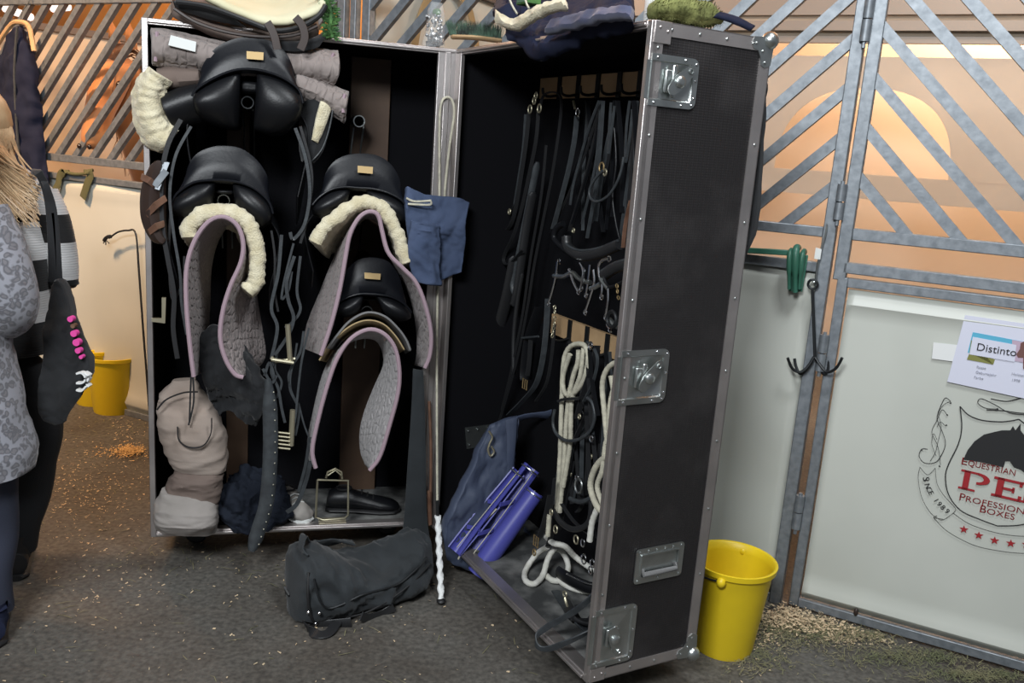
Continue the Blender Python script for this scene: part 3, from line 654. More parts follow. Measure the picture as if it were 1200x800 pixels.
g = G(); g.box(FS, -.004, .048, -.006, -.001, Z0-.003, Z0+.045); g.ball(FS.p(.012, -.006, Z0+.012), .004, .004, .004, 8, 4); g.ball(FS.p(.036, -.006, Z0+.02), .004, .004, .004, 8, 4); g.obj('corner_brace', 'alu', door, bev=.003)
# recessed butterfly latches
def rrect(u0, u1, z0, z1, r, left_sq=True, n=5):
    pts = []
    for (cu, cz, a0) in ((u1-r, z1-r, 0), (u0+r, z1-r, 90), (u0+r, z0+r, 180), (u1-r, z0+r, 270)):
        sq = left_sq and a0 in (90, 180)
        if sq: pts.append((u0, z1 if a0 == 90 else z0)); continue
        for i in range(n+1): a = math.radians(a0+90*i/n); pts.append((cu+r*math.cos(a), cz+r*math.sin(a)))
    return pts
def ringplate(g, F, outer, inner, d0, d1):
    """flat ring between two outlines with the same number of points, thickness d0..d1"""
    n = len(outer); vs_ = [F.p(u, d, z) for d in (d0, d1) for u, z in outer]+[F.p(u, d, z) for d in (d0, d1) for u, z in inner]
    fs = []
    for i in range(n):
        j = (i+1) % n; fs += [(i, j, 2*n+j, 2*n+i), (n+i, n+j, 3*n+j, 3*n+i), (i, j, n+j, n+i), (2*n+i, 2*n+j, 3*n+j, 3*n+i)]
    g.add(vs_, fs)
def latch(x0, y0, x1, y1, turn):
    a = loc(FS, S(x0, y0)); b_ = loc(FS, S(x1, y1)); u0, u1 = -.004, max(a[0], b_[0]); z1, z0 = a[2], b_[2]
    g = G(); fl = .016; outer = rrect(u0, u1, z0, z1, .02); inner = rrect(u0+.002, u1-fl, z0+fl, z1-fl, .008)
    # same count
    ringplate(g, FS, outer, inner, -.006, -.002)
    dish = rrect(u0+.002, u1-fl-.003, z0+fl+.003, z1-fl-.003, .008); n = len(inner)
    vs_ = [FS.p(u, -.005, z) for u, z in inner]+[FS.p(u, -.0012, z) for u, z in dish]
    g.add(vs_, [(i, (i+1) % n, n+(i+1) % n, n+i) for i in range(n)]+[tuple(range(n, 2*n))])
    g.box(FS, -.016, -.002, -.004, -.001, z0+fl, z1-fl)      # lip wrapped round the front rim
    pl_ = g.obj('latch_plate', 'zinc', door)
    cu, cz = (u0+u1-fl)/2+.006, (z0+z1)/2
    g = G(); g.box(FS, cu-.03, cu+.012, -.013, -.003, cz-.028, cz+.028); g.box(FS, cu-.012, cu+.002, -.018, -.012, cz-.04, cz+.04)
    g.obj('latch_body', 'zinc', door, bev=.003)
    g = G(); A = FS.p(cu+.008*(1 if turn > 0 else -1), -.02, cz); d = (FS.u*math.cos(turn)+UZ*math.sin(turn))
    g.lathe(A+FS.v*.004, [(0, 0), (.015, 0), (.015, -.012), (.011, -.016), (.004, -.017), (0, -.0165)], 18, FS.v, FS.u)
    s_ = d.cross(FS.v); wing = []
    for t, w_ in ((-.042, .006), (-.034, .014), (-.010, .019), (.010, .019), (.034, .014), (.050, .012), (.060, .005)): wing.append((t, w_))
    pts = [A+d*t+s_*w_ for t, w_ in wing]+[A+d*t-s_*w_ for t, w_ in wing[::-1]]; g.poly(pts, -FS.v*.004)
    g.tube(circle(A+d*.042-FS.v*.006, .006, d, s_, 12), .0025, 6, True)
    g.obj('latch_wing', 'zinc', door)
    g = G()
    for u, z in ((u0+.018, z1-.008), (u1-.045, z1-.007), (u1-.009, z1-.014), (u1-.008, z0+.028), (u1-.008, (z0+z1)/2+.008), (u1-.012, z0+.010), (u0+.018, z0+.008), (u1-.045, z0+.007)): g.ball(FS.p(u, -.0065, z), .0042, .0042, .0042, 8, 4)
    g.obj('latch_rivets', 'chrome', door, kind='stuff')
latch(764, 62, 812, 129, .75); latch(727, 411, 777, 470, .9); latch(692, 717, 739, 771, -1.2)
a = loc(FS, S(744, 645)); b_ = loc(FS, S(797, 668)); u0, u1, z0, z1 = a[0]+.003, b_[0], loc(FS, S(770, 678))[2], loc(FS, S(770, 639))[2]
g = G(); ringplate(g, FS, rrect(u0, u1, z0, z1, .012, False), rrect(u0+.02, u1-.02, z0+.02, z1-.02, .006, False), -.006, -.002)
ringplate(g, FS, rrect(u0+.017, u1-.017, z0+.017, z1-.017, .006, False), rrect(u0+.021, u1-.021, z0+.021, z1-.021, .005, False), -.010, -.004)
g.poly([FS.p(u, -.0013, z) for u, z in rrect(u0+.018, u1-.018, z0+.018, z1-.018, .006, False)], FS.v*.0008)
for i in range(6): g.ball(FS.p(u0+.012+i*(u1-u0-.024)/5, -.0065, z1-.009), .004, .004, .004, 8, 4); 
for i in range(3):
    for z in (z0+.009,): g.ball(FS.p(u0+.012+i*(u1-u0-.024)/2, -.0065, z), .004, .004, .004, 8, 4)
hp = g.obj('handle_plate', 'zinc', door)
g = G(); g.tube([FS.p(u0+.028, -.004, z0+.045), FS.p(u0+.028, -.012, z0+.03), FS.p(u1-.028, -.012, z0+.03), FS.p(u1-.028, -.004, z0+.045)], .0075, 10); g.obj('handle_grip', 'grey', door)
# small butterfly / latch of the far outer edge
g = G(); P = W(903, 118, -.35); P = FR.p(RW-.05, DP+.016, P.z); g.box(FR, RW-.16, RW-.02, DP, DP+.02, P.z-.05, P.z+.05); g.ball(FR.p(RW-.02, DP+.012, P.z), .014, .014, .03, 10, 6); g.obj('outer_latch', 'irond', door, bev=.005)
# hinge latch plate on the inside of the door
FH = Frame(tuple(FR.o)[:2], tuple(FR.v)[:2]); H_ = lambda x, y, d=-.014: onf(FH, x, y, d)
g = G(); g.poly([H_(x, y) for x, y in ((545, 501), (576, 497), (578, 521), (547, 526))], -FR.u*.004)
for x, y in ((549, 505), (560, 503), (572, 501), (550, 521), (573, 517)): g.ball(H_(x, y, -.020), .004, .004, .004, 8, 4)
g.obj('inner_plate', 'zinc', door)
# wooden planks at the back of the body and pole holders
def plank(x0, y0, x1, y1, v=.362):
    a = loc(FL, L(x0, y0, v)); b_ = loc(FL, L(x1, y1, v)); g = G(); g.box(FL, a[0], b_[0], v-.012, v+.008, min(a[2], b_[2]), max(a[2], b_[2])); return g.obj('rack_plank', 'wooddark', body, bev=.002)
plank(412, 66, 438, 590); plank(266, 66, 290, 590)
def rack(x, y, v1=.08):
    A = L(x, y, v1); u, _, z = loc(FL, A); g = G(); r = .022; n = 20
    ax = FL.v; prof = [(r-.003, .003), (r-.003, 0), (r, 0), (r, .35-v1), (r-.004, .35-v1), (r-.004, .003)]
    rings = [[FL.p(u, v1, z)+ax*h+(FL.u*math.cos(2*math.pi*j/n)+UZ*math.sin(2*math.pi*j/n))*rr_ for j in range(n)] for rr_, h in prof]
    g.ring_loft(rings, False, True); g.cur = 0
    g.obj('rack_tube', 'zinc', body)
    g = G(); P = [FL.p(u-.018, .35, z-.20), FL.p(u-.018, .30, z-.10), FL.p(u-.018, v1+.02, z-.02)]; g.strap(P, .006, .012, FL.u); P = [p+FL.u*.036 for p in P]; g.strap(P, .006, .012, FL.u)
    g.obj('rack_bracket', 'zinc', body)
rack(421, 142, .18)
for x, y in ((290, 120), (262, 235), (424, 240), (430, 365)): rack(x, y, .10)
# ------------------------------------------------ hook rails on the door's back
def rail(pa, pb, h, slots, v=.355, nm='hook_rail'):
    A = loc(FR, R(*pa, v)); B = loc(FR, R(*pb, v)); z1 = (A[2]+B[2])/2; g = G(); g.box(FR, A[0], min(B[0], RW-.02), v-.018, v, z1-h, z1)
    o = g.obj(nm, 'wood', door, bev=.001)
    for s_ in slots:
        u = loc(FR, R(s_[0], s_[1], v-.02))[0]
        g = G(); g.box(FR, u-.011, u+.011, v-.024, v-.018, z1-h-.004, z1+.002); g.tube(cr([FR.p(u, v-.022, z1-h+.01), FR.p(u, v-.06, z1-h+.002), FR.p(u, v-.085, z1-h+.008), FR.p(u, v-.09, z1-h+.03)], 8), .005, 8)
        g.obj('hook', 'irond', door)
rail((637, 92), (760, 84), .075, [(656, 100), (678, 99), (701, 98), (726, 97), (750, 96)])
rail((652, 362), (735, 404), .075, [(668, 383), (688, 393), (712, 400)])
# ================================================================ SADDLES
def strap_obj(name, fn, s, w_, d, m_='strapleather', parent=None, label=None, cat=None, group=None, t=.004, side=None, n=40):
    g = G(); P = cr(px(fn, s, d), n); g.strap(P, w_, t, side or (FL.u if fn is L else FR.u)); return g.obj(name, m_, parent, label, cat, group)
def iron(parent, P, F, h=.13, w_=.12, tilt=0, m_='oldbrass', tread=True):
    """stirrup iron hanging from P, opening facing along F.v, turned by tilt"""
    c, s_ = math.cos(tilt), math.sin(tilt); u = F.u*c+F.v*s_; v = F.v*c-F.u*s_
    g = G(); pts = [P+UZ*0, P+u*.02-UZ*.012, P+u*(w_*.42)-UZ*.05, P+u*(w_*.5)-UZ*(h-.01), P+u*(w_*.46)-UZ*h]
    for sg in (1, -1):
        Q = [P+(q-P)-u*(2*(q-P).dot(u) if sg < 0 else 0) for q in pts]; g.tube(cr(Q, 14), .0055, 8, r2=.0075)
    arch = g.obj('iron_arch', m_, parent)
    g = G(); B = P-UZ*h; Fr = Frame((B.x, B.y), u.to_2d())
    for k in (-1, 1): g.box(Fr, -w_/2, w_/2, k*.016-.003, k*.016+.003, B.z-.004, B.z+.004)
    for k in range(6): g.box(Fr, -w_/2+.012+k*w_*.16, -w_/2+.018+k*w_*.16, -.016, .016, B.z-.002, B.z+.006)
    g.obj('tread', m_, parent); return arch
def saddle(label, cx, topy, weltL, weltC, weltR, top, botL, botR, gulH, v0, labelpx=None, flapz=.40, widthpx=60, deep=.40, flaps=True):
    """rear view saddle built from three traced outlines: cantle rim, welt and panel bottoms"""
    t = thing('saddle', label, 'saddle', L(cx, topy+90, v0+.15), group='black saddles on the racks in the case')
    wel = cr(px(L, weltL+' '+weltC+' '+weltR, v0), 33); rim = cr(px(L, top, v0+.03), 33)
    # seat with cantle back
    g = G(); rows = []
    wfull = wel; wel = [wfull[min(31, int(3.2+i*25.6/32))].lerp(wfull[min(31, int(3.2+i*25.6/32))+1], (3.2+i*25.6/32) % 1) for i in range(33)]
    mid = [wel[i].lerp(rim[i], .55)-FL.v*.006 for i in range(33)]
    rows += [[p+FL.v*.02-UZ*.01 for p in wel], wel, [wel[i].lerp(mid[i], .5)-FL.v*.002 for i in range(33)], mid, [mid[i].lerp(rim[i], .7)+FL.v*.004 for i in range(33)], rim]
    c = rim[16]; U = FL.u
    def row(dv, dz, wx, k=1.):
        out = []
        for i in range(33):
            p = rim[i]; du = (p-c).dot(U); out.append(c+U*(du*wx)+FL.v*(dv+(p-c).dot(FL.v))+UZ*((p.z-c.z)*k+dz))
        return out
    rows += [row(.018, .001, .97), row(.05, -.025, .95, .95), row(.12, -.065, .88, .9), row(.22, -.085, .75, .9), row(.32, -.06, .55, .9), row(.38, -.02, .35, .8), row(.41, -.03, .2, .8)]
    g.ring_loft(rows, True); 
    # ring_loft closes each row into a loop; remove the closing strip by building an open grid instead
    g2 = G(); k = 33; g2.add([p for r in rows for p in r], [(i*k+j, i*k+j+1, (i+1)*k+j+1, (i+1)*k+j) for i in range(len(rows)-1) for j in range(k-1)])
    o = g2.obj('seat', 'seatleather', t, sharp=70); md = o.modifiers.new('s', 'SOLIDIFY'); md.thickness = .006; md.offset = 0
    wel = wfull
    g = G(); g.tube([p-FL.v*.006 for p in wel], .0042, 8); g.obj('welt', 'seatleather', t)
    g = G(); g.tube([p+FL.v*.004+UZ*.001 for p in rim[1:-1]], .003, 6); g.obj('welt', 'seatleather', t)
    # panels (two cushions)
    bl = cr(px(L, botL, v0+.03), 17); br_ = cr(px(L, botR, v0+.03), 17)
    for bot, rg in ((bl, range(0, 15)), (br_, range(18, 33))):
        rg = list(rg); n = len(rg); bb = [bot[min(16, int(i*16/(n-1)))] for i in range(n)]
        g = G(); rr = []
        for b_ in range(13):
            a = b_/12; r = []
            for q, i in enumerate(rg):
                e = math.sin(math.pi*min(1, max(0, q/(n-1))))**.45; bul = .062*math.sin(math.pi*min(1, a*1.0))**.7*(.25+.75*e)
                p = (wel[i]-UZ*.004).lerp(bb[q], a)-FL.v*(bul-.02); r.append(p)
            rr.append(r)
        last = rr[-1]; first = rr[0]
        rr += [[p+FL.v*.12-UZ*.004 for p in last], [p+FL.v*.34+UZ*.01 for p in last]]
        rr = [[p+FL.v*.3 for p in first]]+rr
        k = n; g.add([p for r in rr for p in r], [(i*k+j, i*k+j+1, (i+1)*k+j+1, (i+1)*k+j) for i in range(len(rr)-1) for j in range(k-1)]+[tuple(i*k for i in range(len(rr))), tuple(i*k+k-1 for i in range(len(rr)))])
        g.obj('panel', 'leather', t, sharp=75)
    # dark gullet between them
    g = G(); G0 = wel[16]; hg = gulH; g.box(Frame((G0.x, G0.y), FL.u.to_2d()), -.03, .03, .055, .34, G0.z-hg, G0.z-.035); g.obj('gullet', 'leather', t, bev=.01)
    if labelpx:
        g = G(); x0, y0, x1, y1 = labelpx; g.poly([L(x0, y0, v0-.007), L(x1, y0+1.5, v0-.007), L(x1-.5, y1+1.5, v0-.013), L(x0, y1, v0-.013)], FL.v*.002-FL.v*.006); g.obj('nameplate', 'brass', t, label='small brass plate on the cantle')
    if flaps:
        for sg, e in ((-1, wel[0]), (1, wel[-1])):
            crv = []
            for dv, dl in ((.06, .75), (.16, .98), (.27, 1), (.36, .8)):
                crv.append([e+FL.v*dv+UZ*.0+U*(-sg*.035), e+FL.v*dv+U*(sg*.015)-UZ*.07, e+FL.v*dv+U*(sg*.02)-UZ*(flapz*.5*dl), e+FL.v*dv+U*(-sg*.01)-UZ*(flapz*dl)])
            slab(crv, .009, 18, 10).obj('flap', 'leather', t)
    return t
s1 = saddle('large black saddle at the top of the left stack, gold plate on its tall cantle', 292, 45,
    '225,113 231,104 250,92 ', '272,83 291,81 312,84', ' 333,92 350,105 355,121', '235,94 238,78 250,60 268,49 290,44 314,48 332,60 342,78 344,98',
    '228,132 240,143 262,150 278,151', '297,151 318,158 338,154 352,138', .07, -.10, (289, 60, 309, 69), .42)
s2 = saddle('black saddle second from the top of the left stack, above a cream sheepskin', 262, 172,
    '201,238 208,226 226,214', ' 244,211 262,211 282,214', ' 300,222 315,236 320,250', '219,214 220,198 230,182 246,174 262,172 282,175 300,188 312,206 314,224',
    '202,250 215,258 232,256 246,246', '276,248 290,262 306,268 318,262', .05, -.08, None, .36)
s3 = saddle('black saddle at the top of the right stack with a gold plate on its cantle', 425, 181,
    '366,240 374,231 388,222', ' 404,219 420,220 436,221', ' 455,226 472,236 479,250', '379,225 381,207 391,191 406,183 424,181 444,184 459,195 468,212 470,230',
    '367,252 380,257 396,252 405,244', '440,243 452,258 466,265 478,260', .05, -.08, (419, 194, 437, 202), .32)
s4 = saddle('lowest black saddle of the right stack, inside the arch of a grey saddle pad', 435, 303,
    '391,362 398,353 410,347', ' 422,344 434,344 446,345', ' 460,348 474,356 482,366', '396,348 399,334 406,318 419,306 436,303 454,307 465,320 470,334 474,350',
    '392,368 403,373 414,370 422,364', '450,366 460,376 472,378 482,374', .03, -.06, (427, 319, 446, 326), .18, flaps=False)
# leather straps and stirrups of the saddles
for s_, w_, d, m_ in (('212,140 196,172 189,215 190,262 197,305 204,345 203,385 208,420', .016, -.12, 'strapleather'), ('224,148 206,182 199,225 203,270 211,320 213,356 219,392', .010, -.11, 'greyleather'),
        ('200,245 198,300 202,350 214,330 216,300', .008, -.09, 'strapleather')):
    strap_obj('girth_strap', L, s_, w_, d, m_, s1)
for s_, w_, d, m_ in (('346,150 358,185 363,225 357,262 344,280 340,272', .012, -.1, 'greyleather'), ('352,148 365,200 362,245 352,285', .010, -.09, 'strapleather'), ('318,270 322,300 322,340 326,365', .008, -.08, 'strapleather')):
    strap_obj('girth_strap', L, s_, w_, d, m_, s1)
# stirrup leathers with irons between the stacks
lea = thing('stirrup_leathers', 'bundle of black stirrup leathers with two worn brass stirrups between the stacks', 'stirrups', L(335, 520, -.1))
for s_, w_, d in (('330,275 326,320 318,360 325,384 318,420', .012, -.10), ('345,300 336,330 338,352 344,372 338,392 322,416', .012, -.12), ('344,285 334,325 330,350 338,340 342,318', .008, -.11), ('352,300 348,340 352,362 344,376 334,384', .010, -.10),
        ('322,420 318,436 326,455 330,478 334,495', .010, -.12), ('328,405 322,430 330,448 324,466', .008, -.11), ('356,388 352,412 342,430 340,455 350,480 346,510', .010, -.10), ('362,384 354,420 350,450 346,490 342,505', .008, -.12), ('348,402 344,425 338,440 342,462', .007, -.1),
        ('350,472 356,496 362,512', .006, -.1), ('363,512 358,545 350,575', .012, -.1)):
    strap_obj('strap', L, s_, w_, d, 'greyleather', lea)
def bar_px(g, a, b_, w_, d): g.tube([L(*a, d), L(*b_, d)], w_, 8)
g = G(); bar_px(g, (337, 380), (340, 424), .009, -.13); g.obj('iron_arch', 'oldbrass', lea)
g = G(); bar_px(g, (318, 421), (344, 425), .007, -.14); bar_px(g, (320, 424), (346, 420), .006, -.11); bar_px(g, (318, 421), (320, 418), .006, -.14); g.obj('tread', 'oldbrass', lea)
g = G(); bar_px(g, (343, 480), (341, 522), .010, -.12); g.obj('iron_arch', 'oldbrass', lea)
g = G(); [bar_px(g, (323, 506+4.5*k), (340, 508+4.5*k), .004, -.13) for k in range(5)]; bar_px(g, (323, 505), (323, 522), .004, -.13); g.obj('tread', 'oldbrass', lea)
# brown boot-like leather flap with buckles at the left edge
bl = thing('tendon_boot', 'shiny dark brown leather boot with metal buckles hanging at the left case edge', 'horse boot', L(180, 285, -.1))
slab([px(L, '180,192 168,215 165,240 168,262 178,280 192,284', -.10), px(L, '186,188 180,214 178,240 180,262 186,278 193,283', -.13), px(L, '192,190 194,220 194,245 194,262 195,278 196,284', -.08)], .02, 20, 8).obj('shell', 'darkbrown', bl)
for a, b_ in (((166, 207), (184, 220)), ((172, 252), (194, 232)), ((175, 272), (192, 262))):
    g = G(); g.strap([L(*a, -.13), L((a[0]+b_[0])/2, (a[1]+b_[1])/2-2, -.15), L(*b_, -.12)], .022, .006, UZ); g.obj('strap', 'brownleather', bl)
g = G(); g.strap([L(187, 204, -.13), L(196, 190, -.12), L(184, 222, -.14)], .016, .004, FL.u); g.strap([L(181, 218, -.14), L(195, 200, -.14)], .022, .005, UZ); g.obj('buckle', 'steel', bl)
g = G(); g.poly([L(x, y, -.02) for x, y in ((178, 372), (190, 372), (190, 348), (195, 348), (194, 378), (178, 376))], -FL.v*.012); g.obj('stirrup_iron', 'oldbrass', None, 'small pale brass stirrup corner low at the left edge of the case', 'stirrup')
# ================================================================ PADS
def pad(label, near, far, vn, vf, th, m_, name='saddle_pad', cat='saddle pad', group=None, piping='lilac', n=44, bump=0, mid=None, pr=.0055, m=10):
    t = thing(name, label, cat, L(float(near.split(',')[0]), 440, vn), group=group)
    a = px(L, near, vn); b_ = px(L, far, vf); cs = [a]
    if mid: cs.append(px(L, mid, (vn+vf)/2))
    cs.append(b_); g = slab(cs, th, n, m, bump=bump, bs=55 if bump else 20, wr=0 if not bump else .006, ws=25); g.obj('body', m_, t, sharp=80)
    if piping:
        g = G(); g.tube(cr(a, 60), pr+th/2*.4, 8); g.obj('piping', piping, t)
    return t
pad('grey quilted saddle pad folded over the left stack, below its sheepskin', '227,441 222,400 218,350 219,312 228,282 244,260 262,254 278,264 285,285 282,308 270,335 261,365 258,395 264,420 275,438 285,442',
    '238,436 243,400 246,350 247,318 252,292 260,274 268,266 280,272 290,290 298,315 300,340 303,362 308,392 311,415 303,430 288,438', -.16, .20, .012, 'quilt')
pad('cream sheepskin half pad under the second saddle of the left stack', '222,278 222,262 238,250 262,247 284,254 298,276 302,305 300,330 290,342', '232,296 236,278 248,264 264,260 280,268 290,285 292,310 291,330 284,345', -.13, .22, .052, 'fleece', 'sheepskin_pad', 'sheepskin', piping=None, bump=.007, n=130, m=36)
pad('long grey quilted saddle pad hanging on the right stack', '376,416 388,380 398,340 405,300 410,275 420,256 432,248 443,252 448,272 455,296 472,314 487,330 498,356 505,388 504,415 498,431',
    '356,408 360,380 374,345 388,310 400,284 414,264 428,256 444,262 452,288 464,310 476,335 484,360 488,385 489,405 488,420 486,428', -.16, .16, .012, 'quilt')
pad('cream sheepskin half pad draped under the top saddle of the right stack', '368,284 378,266 398,250 418,238 434,236 450,245 462,265 470,285 478,308', '380,300 392,284 408,266 424,252 438,250 450,260 460,278 468,298 474,318', -.13, .20, .046, 'fleece', 'sheepskin_pad', 'sheepskin', piping=None, bump=.007, n=130, m=36)
pad('pale grey quilted saddle pad arched lowest on the right stack', '370,548 366,528 372,495 384,450 396,418 412,396 432,386 450,391 463,408 468,435 466,462 456,500 445,535 433,551',
    '364,545 361,520 367,485 378,440 392,412 410,400 430,396 444,402 450,425 440,450 428,480 422,505 423,530 430,546', -.15, .10, .012, 'quiltgrey')
pad('thin dark grey half pad with a tan underside on the lowest right saddle', '384,408 394,394 410,376 430,366 450,370 466,384 476,398 481,411', '392,410 402,396 414,384 430,376 448,380 460,392 470,404 476,414', -.12, .20, .016, 'grey', 'half_pad', 'saddle pad', piping=None)
pad('tan felt layer between the dark half pad and the lowest quilted pad', '374,422 386,404 402,388 418,378 434,375 450,380 464,394 474,410', '382,424 392,408 406,394 420,386 434,384 448,390 460,402 468,414', -.115, .20, .012, 'tan', 'felt_pad', 'saddle pad', piping=None)
# pads bundled behind the top saddle
t = thing('saddle_pad', 'mushroom brown quilted saddle pad rolled behind the top left saddle, white tag', 'saddle pad', L(280, 100, .02))
slab([px(L, '176,38 205,41 240,50 290,62 340,62 372,62 396,66', 0), px(L, '178,54 206,58 240,64 290,72 340,76 370,78 398,82', -.05), px(L, '178,70 206,74 240,78 290,84 340,86 368,92 392,99', 0)], .045, 70, 24, wr=.008, ws=8).obj('body', 'quiltdark', t)
g = G(); g.tube(cr(px(L, '184,37 183,52 182,72', -.055), 14), .006, 6); g.tube(cr(px(L, '391,62 386,78 388,98', [-.05, -.03]), 14), .006, 6); g.obj('piping', 'lilac', t)
g = G(); g.poly(px(L, '200,41 230,49 229,61 197,53', -.088), FL.v*.012); g.obj('tag', 'whitelabel', t, bev=.001)
t = thing('saddle_pad', 'second mushroom brown saddle pad corner right of the top saddle, lower one', 'saddle pad', L(380, 140, .02))
slab([px(L, '345,84 370,92 392,103 408,112', 0), px(L, '345,96 368,104 388,116 407,122', -.05), px(L, '345,110 366,118 384,130 404,144', 0)], .035, 24, 10, wr=.008, ws=9).obj('body', 'quiltdark', t)
g = G(); g.tube(cr(px(L, '404,110 402,120 402,132', -.055), 10), .006, 6); g.obj('piping', 'lilac', t)
t = thing('sheepskin_pad', 'cream sheepskin pad with a black leather side sticking out past the left case edge', 'sheepskin', L(180, 175, -.05))
slab([px(L, '182,84 166,100 162,125 166,148 178,168 196,170', -.02), px(L, '186,86 176,102 174,125 178,146 188,162 200,166', -.07), px(L, '196,92 190,104 188,122 192,140 200,152 206,158', -.03)], .05, 110, 40, bump=.007, bs=55).obj('fleece', 'fleece', t)
slab([px(L, '184,82 205,78 235,80', .0), px(L, '184,94 205,92 235,90', -.03), px(L, '190,106 208,102 238,98', .0)], .03, 20, 8).obj('backing', 'browncloth', t)
slab([px(L, '188,114 210,104 240,98', -.04), px(L, '192,130 215,122 245,112', -.07), px(L, '204,152 222,146 245,140', -.02)], .03, 20, 8).obj('leather_side', 'leather', t)
t = thing('half_pad', 'black half pad with a cream fleece strip right of the top saddle', 'saddle pad', L(370, 190, -.02))
slab([px(L, '350,104 352,140 352,175 358,190', .02), px(L, '372,110 372,140 368,170 362,190', -.03), px(L, '391,122 384,150 376,176 362,191', .0)], .03, 20, 10).obj('body', 'blackcloth', t)
slab([px(L, '376,118 370,140 366,164', -.055), px(L, '389,123 382,145 372,168', -.04)], .02, 16, 6, bump=.004, bs=60).obj('fleece', 'fleece', t)
g = G(); g.tube(cr(px(L, '391,122 386,150 377,175 362,192', -.04), 20), .003, 6); g.obj('piping', 'greyleather', t)
# ================================================================ things low in the body
g = slab([px(L, '474,222 500,229 528,231 550,238', -.05), px(L, '474,245 500,262 520,265 546,262', -.09), px(L, '478,285 500,288 520,285 545,285', -.07), px(L, '482,328 500,332 512,330 540,318', -.06)], .035, 56, 46, wr=.02, ws=8)
t = thing('folded_cloth', 'slate blue folded cloth with a zip hanging at the middle post', 'cloth', L(510, 335, -.07)); g.obj('cloth', 'bluecloth', t, sharp=75)
slab([px(L, '482,258 478,290 484,330', -.11), px(L, '500,262 498,290 505,334', -.125), px(L, '512,262 514,295 515,335', -.10)], .02, 36, 20, wr=.018, ws=14).obj('leg', 'bluecloth', t)
g = G(); g.tube(cr(px(L, '476,232 486,236 505,235', -.115), 10)+cr(px(L, '505,236 503,240 478,239', -.115), 10), .004, 6); g.obj('zip', 'rope', t)
# taupe boot bag standing at the left
t = thing('boot_bag', 'tall taupe and grey cloth bag slumped on the case floor at the left', 'bag', L(220, 620, .0))
def rings_px(fn, rows, n=30, wr=.012):
    """rows: (xl, yl, xr, yr, v, depth) elliptical sections spanning two pixels"""
    rr = []
    for xl, yl, xr, yr, v, dp in rows:
        a, b_ = fn(xl, yl, v), fn(xr, yr, v); c = (a+b_)/2; h = (b_-a)/2; dv = (FL.v if fn is L else FR.v if fn is R else FX.v)*dp
        r = []
        for j in range(n):
            an = 2*math.pi*j/n; ca, sa = math.cos(an), math.sin(an); p = c+h*(abs(ca)**.75*(1 if ca > 0 else -1))+dv*(abs(sa)**.75*(1 if sa > 0 else -1)); r.append(p+(p-c).normalized()*(wr*wrk(V3((p.x, p.y, p.z*1.8)), 7)))
        rr.append(r)
    return rr
def dense(rows, n): R_ = [V3((a, b, 0)) for a, b in []]; import itertools; cols = list(zip(*rows)); m = len(rows); out = []; \
    [out.append(tuple(c[min(int(i/(n-1)*(m-1)), m-2)]*(1-(i/(n-1)*(m-1)-min(int(i/(n-1)*(m-1)), m-2)))+c[min(int(i/(n-1)*(m-1)), m-2)+1]*(i/(n-1)*(m-1)-min(int(i/(n-1)*(m-1)), m-2)) for c in cols)) for i in range(n)]; return out
G().ring_loft(rings_px(L, dense([(204, 445, 228, 443, .0, .02), (188, 462, 240, 460, .0, .06), (183, 480, 256, 480, -.01, .08), (186, 505, 264, 505, -.01, .09), (196, 530, 267, 532, -.01, .09), (204, 545, 266, 548, 0, .08)], 60), 60, .013)).obj('upper_bag', 'taupe', t)
G().ring_loft(rings_px(L, dense([(206, 542, 262, 546, 0, .07), (202, 556, 262, 558, -.02, .08), (196, 572, 258, 576, -.02, .08), (196, 590, 256, 596, -.02, .08)], 36), 60, .022)).obj('fold', 'grey' if 0 else 'browncloth', t)
G().ring_loft(rings_px(L, dense([(190, 574, 246, 578, -.05, .05), (182, 590, 256, 594, -.06, .09), (179, 605, 257, 606, -.06, .10), (184, 616, 252, 621, -.05, .07)], 40), 60, .015)).obj('lower_bag', 'bagtaupe2', t)
g = G(); g.strap(cr(px(L, '208,500 210,516 222,524 238,522 247,508 248,490', -.115), 30), .008, .004, FL.v); g.obj('handle', 'black', t)
g = G(); g.tube(cr(px(L, '184,480 195,468 215,460 232,459', -.10), 20), .003, 6); g.obj('piping', 'black', t)
for i, s_ in enumerate(('224,440 223,465 222,495', '226,440 227,470 221,498')): strap_obj('hanging_strap', L, s_, .006, -.12, 'strapleather', t)
# black cloth hanging in the shadow in the middle of the left stack
g = slab([px(L, '228,400 250,380 280,400 310,440', .02), px(L, '240,450 255,430 285,445 312,470', -.03), px(L, '252,490 265,480 285,490 300,500', 0)], .03, 44, 40, wr=.045, ws=10); g.obj('black_cloth', 'blackcloth', None, 'crumpled black cloth bunched in shadow below the left quilted pad', 'cloth')
# navy cloth spilling over the rim
g = slab([px(L, '268,556 290,546 315,550 335,566', .12), px(L, '264,568 285,560 310,566 338,580', .06), px(L, '256,590 278,584 305,592 342,600', .01), px(L, '258,608 280,604 300,610 341,607', -.02), px(L, '277,622 286,626 292,627 300,622', -.045)], .02, 50, 44, wr=.05, ws=11); g.obj('navy_cloth', 'darknavy', None, 'crumpled navy cloth spilling over the case rim beside the taupe bag', 'cloth')
